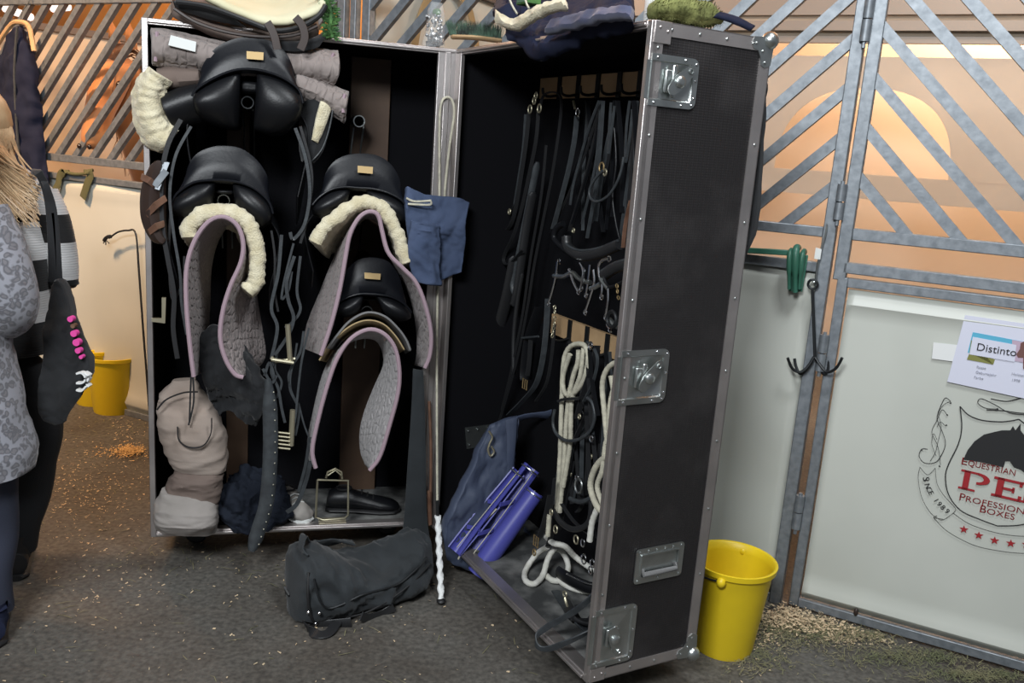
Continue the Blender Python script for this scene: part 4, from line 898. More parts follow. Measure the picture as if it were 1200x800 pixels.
# girth hanging over the front
t = thing('girth', 'long worn grey leather girth hanging over the front rim of the case', 'girth', L(305, 650, -.14))
g = G(); P = cr(px(L, '314,444 316,470 317,510 316,550 312,590 303,620 295,645', [-.13, -.17]), 40); g.tube(P, [.010+.016*min(1, i/8)*min(1, (40-i)/5) for i in range(40)], 12, r2=[.012]*40, up=FL.u); g.obj('pad', 'greyleather', t)
g = G(); [g.ball(P[i]-FL.v*.016+FL.u*.016, .0025, .0025, .0025, 6, 4) for i in range(4, 38, 2)]; g.obj('stitching', 'rope', t, kind='stuff')
for s_ in ('310,440 316,425 322,444', '308,432 318,448 324,440'): strap_obj('tongue', L, s_, .010, -.13, 'greyleather', t)
strap_obj('loose_strap', L, '364,540 358,565 348,590 336,600', .016, -.10, 'greyleather', None, 'grey leather strap end hanging beside the small shoes', 'strap')
# black hanging girth near the post
t = thing('girth', 'broad dark grey cloth girth hanging straight down beside the middle post', 'girth', L(490, 620, -.06))
slab([px(L, '484,432 482,480 478,540 474,600 470,640', -.06), px(L, '496,434 498,480 499,540 500,600 505,640', -.065)], .014, 30, 8).obj('band', 'bagcloth', t)
g = G(); g.tube(cr(px(L, '503,470 505,530 504,600 503,615', -.05), 20), .006, 6); g.obj('edge_tape', 'brownleather', t)
# lunge whip
t = thing('lunge_whip', 'white lunging whip with a braided white handle leaning at the middle post', 'whip', L(517, 705, -.14))
P = cr([L(x, y, d) for x, y, d in ((512.5, 590, -.19), (512, 500, -.13), (512, 400, -.06), (513, 340, -.04), (515, 250, -.032), (515, 150, -.03), (517, 122, -.03), (523, 114, -.03), (530, 118, -.03), (532, 135, -.03), (527, 170, -.03), (522, 215, -.03), (519, 260, -.03))], 60); g = G(); g.tube(P, .0045, 8); g.obj('shaft', 'rope', t)
g = G(); H0 = L(512.5, 586, -.19); H1 = L(513, 607, -.20); g.tube([H0, H1], .0065, 8); g.obj('sleeve', 'black', t)
g = G(); B = Z(517, 704, .012); A = L(513, 604, -.20)
rr = []
for i in range(50):
    c = A.lerp(B, i/49); r = []
    for j in range(12): an = 2*math.pi*j/12; r.append(c+(FL.u*math.cos(an)+FL.v*math.sin(an))*(.0105+.0025*math.cos(2*an+i*.9)))
    rr.append(r)
g.ring_loft(rr); g.obj('handle', 'white', t)
g = G(); g.ball(B, .017, .017, .010, 14, 6); g.obj('end_cap', 'black', t)
g = G(); g.tube([L(503, 575, -.05), L(504, 614, -.05)], .009, 10); g.obj('cork_tube', 'brownleather', None, 'short brown leather grip standing beside the white whip', 'grip')
# shoes, stirrup and black boot on the case floor
def shoe(label, x, y, F, ang, m_up, m_sole, ln=.25, sc=1.0, v=.12):
    o = L(x, y, v); o.z = Z0+.014; d = (F.u*math.cos(ang)+F.v*math.sin(ang)); s_ = UZ.cross(d); t = thing('shoe', label, 'shoe', o)
    def ring(p, w_, z0, z1, n=16): return [o+d*(p*ln)+s_*(w_*sc*math.cos(2*math.pi*j/n))+UZ*((z0+z1)/2+(z1-z0)/2*math.sin(2*math.pi*j/n)) for j in range(n)]
    g = G(); g.ring_loft([ring(-.5, .012, .02, .05), ring(-.47, .034, .012, .085), ring(-.38, .039, .012, .098), ring(-.22, .038, .012, .100), ring(-.08, .037, .012, .085), ring(.08, .039, .012, .072), ring(.25, .045, .012, .06), ring(.4, .042, .012, .05), ring(.48, .025, .014, .038), ring(.5, .008, .02, .03)]); g.obj('upper', m_up, t)
    g = G(); g.ring_loft([ring(-.51, .02, 0, .02), ring(-.45, .038, 0, .024), ring(-.1, .036, 0, .022), ring(.25, .048, 0, .022), ring(.45, .038, 0, .022), ring(.52, .012, .004, .02)]); g.obj('sole', m_sole, t)
    g = G(); g.tube(circle(o+d*(-.27*ln)+UZ*.098, .030, d, s_, 16, ry=.026), .004, 6, True); g.obj('collar', 'black', t)
    for k in range(3):
        g = G(); q = o+d*((-.02+.08*k)*ln)+UZ*(.088-.010*k); g.strap([q-s_*.025-UZ*.006, q+UZ*.003, q+s_*.025-UZ*.006], .006, .003, d); g.obj('lace', m_sole, t)
shoe('small grey trainer behind the hanging grey girth, left of its pair', 311, 588, FL, -1.3, 'soletan', 'white', .20)
shoe('small grey trainer right of the grey strap end, beside the floor stirrup', 345, 596, FL, -1.1, 'soletan', 'whitelabel', .20, v=.10)
shoe('large black shoe lying with its toe beside the broad cloth girth', 425, 600, FL, -.15, 'leather', 'black', .29, 1.1, .12)
t = thing('stirrup_iron', 'brass stirrup standing upright on the front rim of the case', 'stirrup', L(390, 608, -.0))
def sq(s_, r, d, nm, m_='oldbrass', n=None): g = G(); g.tube(px(L, s_, d), r, 8); return g.obj(nm, m_, t)
sq('372,562 370,606 379,609 404,607 408,603 408,563 372,562', .0042, -.02, 'frame'); sq('382,560 384,553 393,549 400,553 401,561', .004, -.02, 'loop'); sq('384,557 393,551 400,557', .003, -.03, 'loop')
g = G(); a = loc(FL, L(374, 600, 0)); b_ = loc(FL, L(406, 600, 0)); [g.box(FL, a[0], b_[0], v, v+.006, Z0+.016, Z0+.024) for v in (.0, .02, .04)]; g.obj('tread', 'oldbrass', t)
# ================================================================ CONTENTS OF THE DOOR
RV = FR.u
def rs(g, s_, w_, d, t=.004, n=36, side=None): g.strap(cr(px(R, s_, d), n), w_, t, side or V3((.9, .3, 0))); return g
def tack(name, label, cat, straps, at, d=.26, m_='strapleather', group=None, metal=(), tubes=()):
    t = thing(name, label, cat, R(*at, d), group=group)
    for s_ in straps:
        st, w_ = s_[0], s_[1]; dd = s_[2] if len(s_) > 2 else d; mm = s_[3] if len(s_) > 3 else m_
        rs(G(), st, w_, dd).obj('strap', mm, t)
    for s_ in tubes:
        st, r_ = s_[0], s_[1]; dd = s_[2] if len(s_) > 2 else d; mm = s_[3] if len(s_) > 3 else m_
        g = G(); g.tube(cr(px(R, st, dd), 36), r_, 10); g.obj('padded_band' if r_ > .008 else 'cord', mm, t)
    for s_ in metal:
        (x, y, r_), mm = s_[0], s_[1]; dd = s_[2] if len(s_) > 2 else d-.012; g = G(); g.tube(circle(R(x, y, dd), r_, FR.u, UZ, 14, ry=r_*1.2), .0028 if r_ < .02 else .004, 6, True); g.obj('ring', mm, t)
    return t
def buckle(t, x, y, d, w_=.022, h=.028, m_='brass'):
    c = R(x, y, d); g = G(); g.tube([c+FR.u*a*w_/2+UZ*b*h/2 for a, b in ((-1, -1), (1, -1), (1, 1), (-1, 1))], .0025, 6, True); g.tube([c+UZ*h*.5, c-UZ*h*.5], .0018, 6); g.obj('buckle', m_, t)
# left group of long straps hanging at the hook ends
tack('leather_straps', 'pair of shiny black straps with brass clips, leftmost under the upper hook board', 'straps', [('620,132 616,170 610,210 604,245 599,262 592,272 583,279 575,281 573,276 578,266 588,258 598,250 604,240', .016, .24), ('631,130 628,165 620,205 611,245 602,275 594,292 590,304 594,310 603,304 612,293', .014, .23), ('616,134 613,175 607,215 602,245', .012, .26, 'greyleather')], (610, 300), .25, metal=[((626, 118, .010), 'oldbrass', .22), ((621, 128, .012), 'oldbrass', .22), ((632, 127, .012), 'oldbrass', .22), ((628, 112, .009), 'oldbrass', .22), ((597, 248, .008), 'oldbrass', .22)])
t = thing('girth', 'broad dull black girth hanging from the strap pair, padded lower end', 'girth', R(578, 445, .24))
for q, w_, d, mm, nm in (('630,190 620,240 610,290 602,330 604,345', .014, .25, 'greyleather', 'strap'), ('604,300 596,340 586,380 578,415 576,446', .024, .24, 'strapleather', 'pad'), ('625,225 618,260 612,300 606,340 602,358', .017, .25, 'strapleather', 'pad'), ('602,440 602,395 606,355 612,320', .009, .25, 'strapleather', 'strap')):
    P = cr(px(R, q, d), 30); g = G(); g.tube(P, [w_*.5]+[w_]*28+[w_*.6], 12, r2=[.008]*30, up=V3((.9, .3, 0))); g.obj(nm, mm, t)
tack('lead_rein', 'long black looped rein beside the strap pair, reaching down to the blue bag', 'rein', [('632,130 637,112 650,108 658,118 654,160 646,210 636,260 626,310 618,360 606,420 592,470 583,500', .010, .24), ('640,170 634,230 622,300 612,370 600,430 588,480', .010, .25)], (590, 500), .24)
tack('martingale', 'black strap with a chrome ring hanging from the second hook', 'strap', [('676,136 673,165 666,200 657,235 648,268', .018, .24, 'greyleather'), ('672,118 674,128', .008, .25, 'oldbrass')], (655, 268), .24, metal=[((677, 132, .011), 'chrome')])
t = tack('leather_girth', 'wide black leather girth with a brass buckle above the blue bag', 'girth', [('634,360 622,395 617,430 617,445', .050, .24, 'leather'), ('622,398 620,425 618,440', .018, .22, 'strapleather')], (617, 450), .24)
buckle(t, 615, 450, .21, .030, .036); g = G(); g.tube([R(611, 396, .21), R(631, 394, .21)], .004, 8); g.obj('keeper', 'greyleather', t)
tack('breastplate', 'black strap sweeping from the hooks down into the blue canvas bag', 'strap', [('642,350 640,385 636,420 628,450 612,470 596,486', .022, .22, 'greyleather'), ('650,380 646,420 640,450 628,470', .012, .21)], (600, 488), .22)
# bridles: fan of straps from each hook
random.seed(3)
def fan(name, label, hook, spread, y1, n, d0, at, extra=(), metal=(), tubes=()):
    st = []
    for k in range(n):
        x1 = spread[0]+(spread[1]-spread[0])*k/max(1, n-1)+random.uniform(-3, 3); yy = y1+random.uniform(-18, 12); mx = (hook[0]+x1)/2+random.uniform(-5, 5)
        st.append((f'{hook[0]+random.uniform(-2,2):.0f},{hook[1]} {mx:.0f},{(hook[1]+yy)/2:.0f} {x1:.0f},{yy:.0f}', random.choice((.008, .012, .015)), d0-.012*k, random.choice(('strapleather', 'greyleather', 'leather'))))
    return tack(name, label, 'bridle', st+list(extra), at, d0, metal=metal, tubes=tubes)
GB = 'bridles on the hook boards'
fan('bridle', 'black bridle with a thick padded noseband, left one under the upper hook board', (706, 118), (648, 688), 275, 6, .27, (665, 290), tubes=[('660,262 652,268 650,280 662,292 668,296', .011, .20, 'leather'), ('664,277 666,290 680,299 700,297 715,291 727,286', .018, .16, 'strapleather'), ('662,276 664,286 678,293 700,291 724,282', .004, .15, 'greyleather')], metal=[((655, 306, .008), 'chrome'), ((672, 270, .006), 'oldbrass')])
fan('bridle', 'black bridle with a looped rein and brass buckle, hung from the fourth hook', (722, 118), (692, 728), 262, 5, .26, (715, 240), tubes=[('731,184 728,200 722,216 712,230 700,236 692,232 691,222 697,210 706,200', .0045, .17, 'greyleather'), ('728,286 722,262 718,230 722,190 720,150', .004, .2, 'leather')], metal=[((705, 196, .012), 'brass', .18), ((709, 202, .008), 'oldbrass', .18)])
fan('bridle', 'black bridle hanging nearest the latch, with a wide shiny noseband', (745, 118), (728, 752), 285, 5, .22, (740, 300), extra=[('739,235 733,262 730,290', .012, .15, 'brownleather')], tubes=[('708,322 722,313 740,308 756,304', .018, .12, 'strapleather'), ('705,318 722,308 740,303 756,299', .005, .11, 'greyleather'), ('708,326 714,336 730,330 744,322', .005, .11, 'leather')], metal=[((743, 234, .009), 'chrome', .13)])
fan('bridle', 'plain black bridle straps in the background between the two big nosebands', (688, 118), (676, 706), 262, 4, .30, (690, 262))
for k, (lab, st) in enumerate((('narrow grey rein loop hanging from the fifth hook of the upper board', '738,118 734,150 733,190 738,160 741,128'), ('narrow black rein with light edge at the third hook of the upper board', '702,118 690,150 680,185 672,215 668,240'),
        ('grey cheek strap doubled beside the third hook', '716,120 714,150 713,180 717,150 720,124'))): tack('rein', lab, 'rein', [(st, .008, .2, 'greyleather')], (715+k, 200+k), .2)
# bits: shank bits hanging between the boards
def bit(label, pts, d):
    t = thing('bit', label, 'bit', R(pts[0][0][0], pts[0][0][1], d), group='metal bits between the hook boards')
    for q in pts:
        g = G(); g.tube(cr([R(x, y, d) for x, y in q], 12), q is pts[0] and .0075 or .0052, 8); g.obj('shank' if q is not pts[0] else 'mouthpiece', 'zinc' if q is pts[0] else 'chrome', t)
    for q in pts[1:]:
        g = G(); g.tube(circle(R(*q[-1], d), .008, FR.u, UZ, 12), .0025, 6, True); g.obj('ring', 'chrome', t)
    return t
bit('long chrome curb bit with a hump in its mouthpiece, leftmost under the noseband', [[(649, 323), (660, 324), (666, 321), (671, 319), (677, 325), (683, 329), (692, 331)], [(654, 307), (652, 322), (648, 340), (643, 356)], [(667, 315), (672, 330), (678, 342)], [(692, 310), (690, 328), (687, 346)]], .15)
bit('chrome curb bit right of the humped one, with a long slanting shank', [[(692, 338), (698, 336), (704, 332)], [(696, 316), (697, 330), (693, 345), (686, 366)], [(680, 308), (684, 318), (681, 338)]], .13)
bit('chrome curb bit nearest the latch with a straight bright shank', [[(704, 326), (708, 332), (713, 338)], [(713, 338), (713, 352), (710, 372)], [(705, 324), (706, 338), (705, 348)], [(703, 325), (702, 312), (706, 305), (714, 303)]], .11)
bit('small chrome snaffle bit hanging by the latch plate at the door edge', [[(714, 374), (722, 382), (732, 384)], [(714, 374), (712, 380), (715, 386)], [(728, 370), (733, 380), (738, 388)]], .09)
def chain(label, P, r=.007, m_='oldbrass', name='chain'):
    t = G(); P = cr(P, max(4, int(sum((P[i+1]-P[i]).length for i in range(len(P)-1))/(r*1.7))))
    for i, p in enumerate(P[:-1]):
        d = (P[i+1]-p).normalized(); s_ = FR.u if i % 2 else FR.v; s_ = (s_-d*s_.dot(d)).normalized(); t.tube(circle(p, r, d, s_, 10, ry=r*.65), .0016, 6, True)
    return t.obj(name, m_, None, label, 'chain', kind='stuff')
chain('short worn brass curb chain hanging at the left end of the lower hook board', px(R, '650,360 650,375 648,388 647,396', .13))
chain('short brass chain hanging beside the chrome snaffle near the door edge', px(R, '723,335 724,345 726,355', .09), .006, 'brass')
g = G(); g.tube(circle(R(717, 374, .08), .022, FR.u, UZ, 20), .006, 8, True); g.obj('steel_ring', 'irond', None, 'dark steel ring above the middle latch inside the door', 'ring')
# dark filler straps low between ropes
tack('halter', 'black halter with a round looped rein between the two cream ropes', 'halter', [('700,405 694,430 684,460 676,490', .022, .17), ('688,400 697,410 700,425 694,450 684,470', .010, .16, 'greyleather'), ('676,465 688,480 672,520 664,560 655,600', .016, .18), ('700,410 690,470 690,540 686,580', .022, .22)], (680, 600), .18,
     tubes=[('650,480 648,495 652,508 664,516 680,514 692,504 697,488 694,472 688,466', .0055, .15, 'greyleather'), ('654,470 660,468 670,467 678,467', .005, .15, 'strapleather')], metal=[((692, 405, .010), 'chrome', .15), ((693, 514, .008), 'chrome', .15), ((679, 488, .006), 'oldbrass', .15)])
tack('halter', 'dark halter straps hanging low, with a padded U shaped band and steel rings', 'halter', [('664,560 655,590 648,620 642,640', .020, .18), ('672,540 664,580 656,620', .014, .2), ('680,560 682,590 676,600', .016, .2), ('658,590 672,610 690,625', .014, .17), ('688,590 700,560 704,520', .018, .2), ('690,500 696,560 700,600 700,630', .014, .22)], (660, 640), .18,
     tubes=[('648,598 656,610 668,619 680,619 690,612 693,598 693,586', .010, .15, 'strapleather'), ('668,584 680,588 692,584', .008, .16, 'greyleather')], metal=[((651, 620, .011), 'oldbrass', .15), ((675, 632, .012), 'oldbrass', .15), ((683, 636, .010), 'chrome', .15), ((684, 655, .013), 'chrome', .13), ((694, 660, .011), 'chrome', .13), ((692, 668, .010), 'chrome', .13), ((678, 569, .020), 'zinc', .17)])
t = tack('buckled_strap', 'black strap with a brass buckle and trigger snap beside the blue channels', 'strap', [('645,580 641,600 634,625 629,634', .022, .12), ('650,560 645,600 640,615', .012, .13)], (628, 640), .12, metal=[((646, 600, .008), 'oldbrass', .11), ((626, 647, .009), 'brass', .11)]); buckle(t, 628, 634, .10, .028, .036)
for k, (hk, sp, y1, n_, lab) in enumerate((((668, 400), (650, 676), 600, 5, 'black reins hanging from the left hook of the lower board, behind the cream rope'), ((690, 408), (668, 700), 580, 6, 'black reins hanging from the middle hook of the lower board'), ((712, 412), (696, 722), 610, 5, 'black reins hanging from the right hook of the lower board, behind the right rope'), ((690, 408), (676, 700), 500, 4, 'short black cheek straps knotted below the middle hook of the lower board'))):
    fan('reins', lab, hk, sp, y1, n_, .25-.02*k, (hk[0], y1), metal=[((sp[0]+8, y1-20, .009), 'chrome', .2), ((sp[1]-8, y1-45, .007), 'oldbrass', .2)])
# ropes
def rope(label, s_, d, r=.0095, m_='rope', n=90, name='lead_rope', more=()):
    t = thing(name, label, 'rope', R(float(s_.split(',')[0]), 640, d if not isinstance(d, list) else d[0]))
    for q in (s_,)+tuple(more):
        P = cr(px(R, q, d), n); rr = []; prev = V3((0, 0, 1))
        g = G(); g.tube(P, [r*(1+.05*math.sin(i*2.2)) for i in range(n)], 9); g.obj('rope', m_, t)
    return t
rope('cream lead rope hung in a long narrow loop, left one under the lower hook board', '652,600 656,540 658,480 660,430 664,412 672,404 684,404 689,416 686,440 678,455 668,463 661,458 660,440 668,415', .17, .0085, more=('667,462 672,440 677,425 678,410', '684,408 680,440 670,470 668,520 660,570', '656,600 661,540 664,490 668,455'))
rope('cream lead rope hung in a long loop beside the middle latch, right one', '712,520 708,480 706,450 712,432 724,424 731,430 726,445 718,460 714,490 716,540', .12, .0085, more=('720,470 722,440 730,432', '727,470 718,495 710,520 706,550 700,570 706,590 714,605', '714,500 720,470 716,440'))
rope('cream rope curve crossing low behind the door edge', '716,532 704,540 696,552 692,570 698,590 706,600 714,612', .12, .010)
t = thing('lead_rope', 'thick white rope coiled in a loop lying on the dusty door floor', 'rope', Z(640, 670, Z0+.015)); zc = Z0+.028
for q in ([(642, 640, .10), (628, 650, .04), (616, 668, .0), (616, 680, .0), (626, 684, .0), (636, 674, .01), (642, 655, .05), (650, 643, .08), (660, 648, .05), (666, 664, .02), (660, 678, .0), (648, 680, .0), (638, 672, .0)], [(640, 628, .14), (648, 636, .13), (662, 640, .12), (674, 652, .07), (690, 664, .05), (706, 672, .04), (716, 678, .04)], [(654, 678, .0), (664, 686, .0), (682, 692, .0), (704, 692, .02)]):
    P = cr([Z(x, y, zc+h) for x, y, h in q], 70); g = G(); g.tube(P, [.0105*(1+.05*math.sin(i*2.2)) for i in range(70)], 9); g.obj('rope', 'whiterope', t)
rope('short cream rope end with a snap hook beside the brass buckle', '644,602 643,615 642,628', .13, .009, 'rope', 20)
rope('taped white rope end beside the steel rings low in the door', '700,596 694,612 691,634', .12, .010, 'whiterope', 20)
# leather strap looping out over the rim
t = thing('loop_strap', 'black leather strap looping out over the front rim of the open door', 'strap', R(660, 750, .0))
P = cr([R(712, 668, .06), R(700, 690, .05), R(684, 708, .03), R(660, 724, .0), R(642, 734, -.03), R(629, 745, -.06), R(630, 757, -.07), R(642, 760, -.05), R(665, 752, -.02), R(686, 742, .02), R(696, 736, .05)], 60)
g = G(); g.strap(P, .020, .005, [UZ if i in range(20, 36) else (UZ*.7+FR.u*.3) for i in range(60)]); g.obj('strap', 'greyleather', t)
g = G(); g.tube([P[14]-FR.u*.01, P[14]+UZ*.012], .006, 8); g.obj('keeper', 'strapleather', t)
zf = Z0+.016
def onf_z(x, y, z=zf): return Z(x, y, z)
tack('bridle_part', 'folded black leather headpiece lying on the dusty door floor', 'bridle', [], (680, 700), .1)
P = [onf_z(662, 705), onf_z(672, 722, zf+.02), onf_z(690, 728, zf+.03), onf_z(700, 716, zf+.05)]; g = G(); g.strap(cr(P, 20), .035, .012, UZ*.2+FR.u)
hd = bpy.data.objects['bridle_part']; g.obj('headpiece', 'strapleather', hd); g = G(); g.strap(cr([onf_z(651, 692), onf_z(660, 706, zf+.01), onf_z(672, 722, zf+.01), onf_z(690, 740)], 16), .03, .006, FR.v); g.obj('strap', 'greyleather', hd)
g = G(); g.tube(circle(onf_z(662, 696, zf+.03), .010, FR.u, UZ, 12), .003, 6, True); g.tube(cr([onf_z(662, 700, zf+.03), onf_z(664, 708, zf+.015), onf_z(666, 714, zf+.01)], 8), .005, 6); g.obj('snap_hook', 'oldbrass', hd)
t = thing('noseband', 'padded black noseband with silver piping lying on the door floor behind the white rope', 'bridle', onf_z(690, 690))
g = G(); g.tube(cr([onf_z(655, 670, zf+.04), onf_z(668, 678, zf+.05), onf_z(690, 688, zf+.05), onf_z(705, 690, zf+.06)], 20), .022, 10, r2=.014, up=UZ); g.obj('band', 'leather', t); g = G(); g.tube(cr([onf_z(664, 672, zf+.07), onf_z(684, 682, zf+.075), onf_z(702, 686, zf+.08)], 16), .003, 6); g.obj('piping', 'chrome', t)
# blue canvas bag hanging from the hinge plate
t = thing('hanging_bag', 'slate blue canvas bag hanging open from a hook on the inner door plate', 'bag', R(560, 660, .05))
def RL(x, y, d): return onf(FL, x, y, d)
slab([px(RL, '574,497 588,492 598,489 606,487', -.16), px(RL, '556,535 574,533 590,532 602,528', [-.20, -.16]), px(RL, '538,572 560,572 582,570 598,560', [-.24, -.18]), px(RL, '524,604 548,612 575,612 596,600', [-.26, -.2]), px(RL, '520,632 545,645 572,645 600,636', [-.26, -.2]), px(RL, '524,654 545,662 575,664 618,656', [-.22, -.2])], .05, 60, 44, wr=.03, ws=7).obj('body', 'bluebag', t, sharp=80)
slab([px(RL, '592,492 594,520 592,560 588,600', -.20), px(RL, '606,488 604,520 600,560 594,590', -.20)], .012, 20, 6).obj('side_seam', 'bluebag', t)
slab([px(RL, '604,488 625,484 645,478 662,462', -.12), px(RL, '605,494 625,490 645,490 660,484', -.1)], .012, 20, 6, wr=.02).obj('flap', 'bluebag', t)
g = G(); g.tube(cr(px(RL, '537,655 545,640 556,624 570,608 582,596', -.285), 20), .0035, 6); g.obj('piping', 'rope', t)
g = G(); g.tube(cr(px(RL, '573,505 577,512 574,519 572,527 575,534 579,529 576,523', -.22), 20), .0042, 8); g.obj('hook', 'oldbrass', t)
t2 = strap_obj('canvas_fold', RL, '600,655 606,650 614,640 618,620', .05, -.15, 'bluebag', t)
# blue plastic half pipes
def channel(label, a, b_, r, d0, d1, open_dir, arc=200, group='royal blue plastic channels leaning in the bag'):
    A, B = RL(*a, d0), RL(*b_, d1); ax = (B-A).normalized(); o = (open_dir-ax*open_dir.dot(ax)).normalized(); s_ = ax.cross(o); t = thing('plastic_channel', label, 'plastic channel', A, group=group)
    n = 16; out = []
    for k in range(9):
        f = k/8; c = A.lerp(B, f); rr_ = r*(1+.08*math.sin(f*5)) ; ring = []
        for th, rad in ((1, rr_), (-1, rr_-.005)):
            ang = [math.radians(180-arc/2+arc*i/n) for i in range(n+1)]
            if th < 0: ang = ang[::-1]
            ring += [c+o*(rad*math.cos(a_))+s_*(rad*math.sin(a_)) for a_ in ang]
        out.append(ring)
    g = G(); g.ring_loft(out, True); g.obj('shell', 'blueplastic', t, sharp=50)
    for f in (.3, .62):
        c = A.lerp(B, f); g = G(); g.box(Frame((c.x, c.y), s_.to_2d()), -r*.9, r*.9, -.003, .003, c.z-.012, c.z+.004); g.obj('cross_rib', 'blueplastic', t, bev=.001)
    e = A.lerp(B, .97); g = G(); g.tube(circle(e, r*1.02, o, s_, 20), .003, 6, True); g.obj('wire_ring', 'zinc', t)
    g = G(); g.tube([A.lerp(B, .05)+o*r*.5, A.lerp(B, .5)+o*r*.55, B+o*r*.4], .0018, 6); g.obj('wire', 'rope', t)
    return t
ov = (CAM-RL(600, 600, -.3)).normalized()
channel('royal blue plastic channel lowest and nearest, sticking out under the others', (558, 672), (628, 576), .036, -.34, -.30, -ov*.8+UZ*.5, 210)
channel('royal blue plastic channel in the middle, open side up with a wire along it', (545, 654), (624, 548), .040, -.30, -.24, ov*.7+FL.u*.7, 200)
channel('royal blue plastic channel at the back with a flat strip edge against the blue bag', (532, 646), (608, 552), .030, -.30, -.24, ov*.9-FL.u*.1, 170)
# ================================================================ DUFFEL BAG ON THE FLOOR
t = thing('duffel_bag', 'charcoal black duffel bag slumped on the floor in front of the case', 'bag', Z(425, 712))
FD = Frame(tuple(Z(364, 730))[:2], (Z(496, 692)-Z(364, 730)).to_2d()); ld = (Z(496, 692)-Z(364, 730)).to_2d().length
def duff(a, top, dep, n=60):
    """ring at length a: flat bottom, bulging sides, given top height and half depth"""
    r = []
    for j in range(n):
        an = 2*math.pi*j/n; ca, sa = math.cos(an), math.sin(an); v = dep*(abs(ca)**.6)*(1 if ca > 0 else -1); z = top/2+top/2*(abs(sa)**.7)*(1 if sa > 0 else -1)
        p = FD.p(a, v+.06, max(.003, z)); nn = (FD.v*ca+UZ*sa); p += nn*(.042*wrk(p, 8)*min(1, z/.05)); r.append(p)
    return r
prof = [(-.045, .10, .05), (-.03, .19, .09), (0, .235, .12), (.05, .235, .135), (.12, .19, .14), (.20, .15, .145), (.28, .14, .14), (.36, .165, .13), (.43, .20, .12), (.49, .215, .10), (.53, .19, .07), (.545, .11, .04)]
k = ld/.5; pr = dense([(a*k, h, d) for a, h, d in prof], 90)
G().ring_loft([duff(*p) for p in pr]).obj('body', 'bagcloth', t, sharp=80)
def surf(x, z): 
    a_ = min(max(x*k, prof[0][0]*k), prof[-1][0]*k); c = min(pr, key=lambda q: abs(q[0]-a_)); return c
def on_side(x, fz, off=.004):
    c = surf(x, 0); z = c[1]*fz; s_ = (2*fz-1); ca = (1-min(1, abs(s_)**(1/.7))**2)**.5; v = -c[2]*(abs(ca)**.6); p = FD.p(c[0], v+.06-off, z); return p
def on_top(x, fv, off=.004):
    c = surf(x, 0); v = c[2]*fv; cc = min(1, abs(fv)**(1/.6)); z = c[1]/2+c[1]/2*((1-cc*cc)**.5)**.7; return FD.p(c[0], v+.06, z+off)
g = G(); g.tube(cr([on_side(x, f, .004) for x, f in ((-.02, .95), (-.03, .7), (-.025, .4), (-.01, .15), (.02, .05))], 24), .005, 6); g.obj('piping', 'black', t)
g = G(); g.tube(cr([on_side(x, f, .006) for x, f in ((-.01, .85), (.0, .5), (.03, .36), (.08, .42), (.16, .62), (.24, .72), (.32, .68), (.40, .70), (.48, .75))], 50), .004, 6); g.obj('zip', 'irond', t)
g = G(); g.tube(cr([on_side(x, f, .006) for x, f in ((.12, .1), (.2, .22), (.3, .42), (.4, .5), (.5, .6))], 30), .0035, 6); g.obj('seam', 'black', t)
for pts, w_ in (([(.02, .12, -.02), (.0, .05, .0), (.05, .03, .02), (.12, .10, .03)], .035), ([(.16, .2, .015), (.2, .06, .03), (.26, .05, .03), (.3, .18, .015)], .03)):
    g = G(); g.strap(cr([on_side(x, f, .01+o) for x, f, o in pts], 24), w_, .005, UZ); g.obj('strap', 'strapleather', t)
g = G(); g.strap(cr([on_top(-.0, -.3, .0), on_top(-.01, .0, .035), on_top(.02, .3, .04), on_top(.06, .5, .0)], 20), .03, .006, FD.v); g.obj('handle', 'bagcloth', t)
g = slab([[on_top(.08, .6, .0), on_top(.14, .7, .04), on_top(.22, .7, .05), on_top(.26, .6, .03)], [on_top(.06, .9, .02), on_top(.13, 1.0, .07), on_top(.20, 1.0, .09), on_top(.27, .9, .05)]], .012, 20, 8, wr=.012, ws=12); g.obj('flap', 'bagcloth', t)
for x, f in ((-.03, .35), (.0, .3), (.0, .08)): g = G(); g.ball(on_side(x, f, .008), .007, .007, .007, 8, 5); g.obj('stud', 'chrome', t)
g = G(); g.strap(cr([Z(336, 692, .09), Z(340, 705, .02), Z(352, 722, .008), Z(366, 741, .008), Z(384, 742, .01), Z(395, 728, .02)], 26), .035, .006, FD.v+UZ*.2); g.obj('shoulder_strap', 'strapleather', t)
# ================================================================ ON TOP OF THE CASE
ZL = Z1+.004
def LT(x, y, v): return L(x, y, v)
def top_slab(label, name, cat, curves, vs_, th, m_, n=34, m=14, wr=.008, fn=L, bump=0, bs=45, extra=None):
    t = thing(name, label, cat, fn(float(curves[0].split(',')[0]), 40, vs_[0]))
    slab([px(fn, c, v) for c, v in zip(curves, vs_)], th, n, m, wr=wr, ws=8, bump=bump, bs=bs).obj('cloth', m_, t, sharp=80); return t
t = top_slab('folded brown horse blanket lying lowest in the pile on the case top', 'blanket', 'blanket', ['204,12 230,28 270,42 310,48 345,46 372,34', '202,2 232,16 272,28 310,33 345,32 372,22', '215,-10 240,-4 275,4 310,8 345,6 370,0'], [-.03, .10, .30], .05, 'browncloth')
g = G(); g.tube(cr(px(L, '204,10 230,26 268,38 310,43 345,41 372,30', -.075), 30), .006, 6); g.obj('binding', 'darkbrown', t)
t = top_slab('cream quilted saddle cloth on top of the pile above the left stack, black edged', 'saddle_cloth', 'saddle pad', ['238,-4 262,8 292,20 320,28 345,24 370,14 380,2', '246,-14 270,-4 300,6 325,10 350,4 372,-4 380,-12', '262,-26 290,-18 320,-12 345,-16 370,-20 378,-26'], [-.08, .08, .3], .03, 'cream')
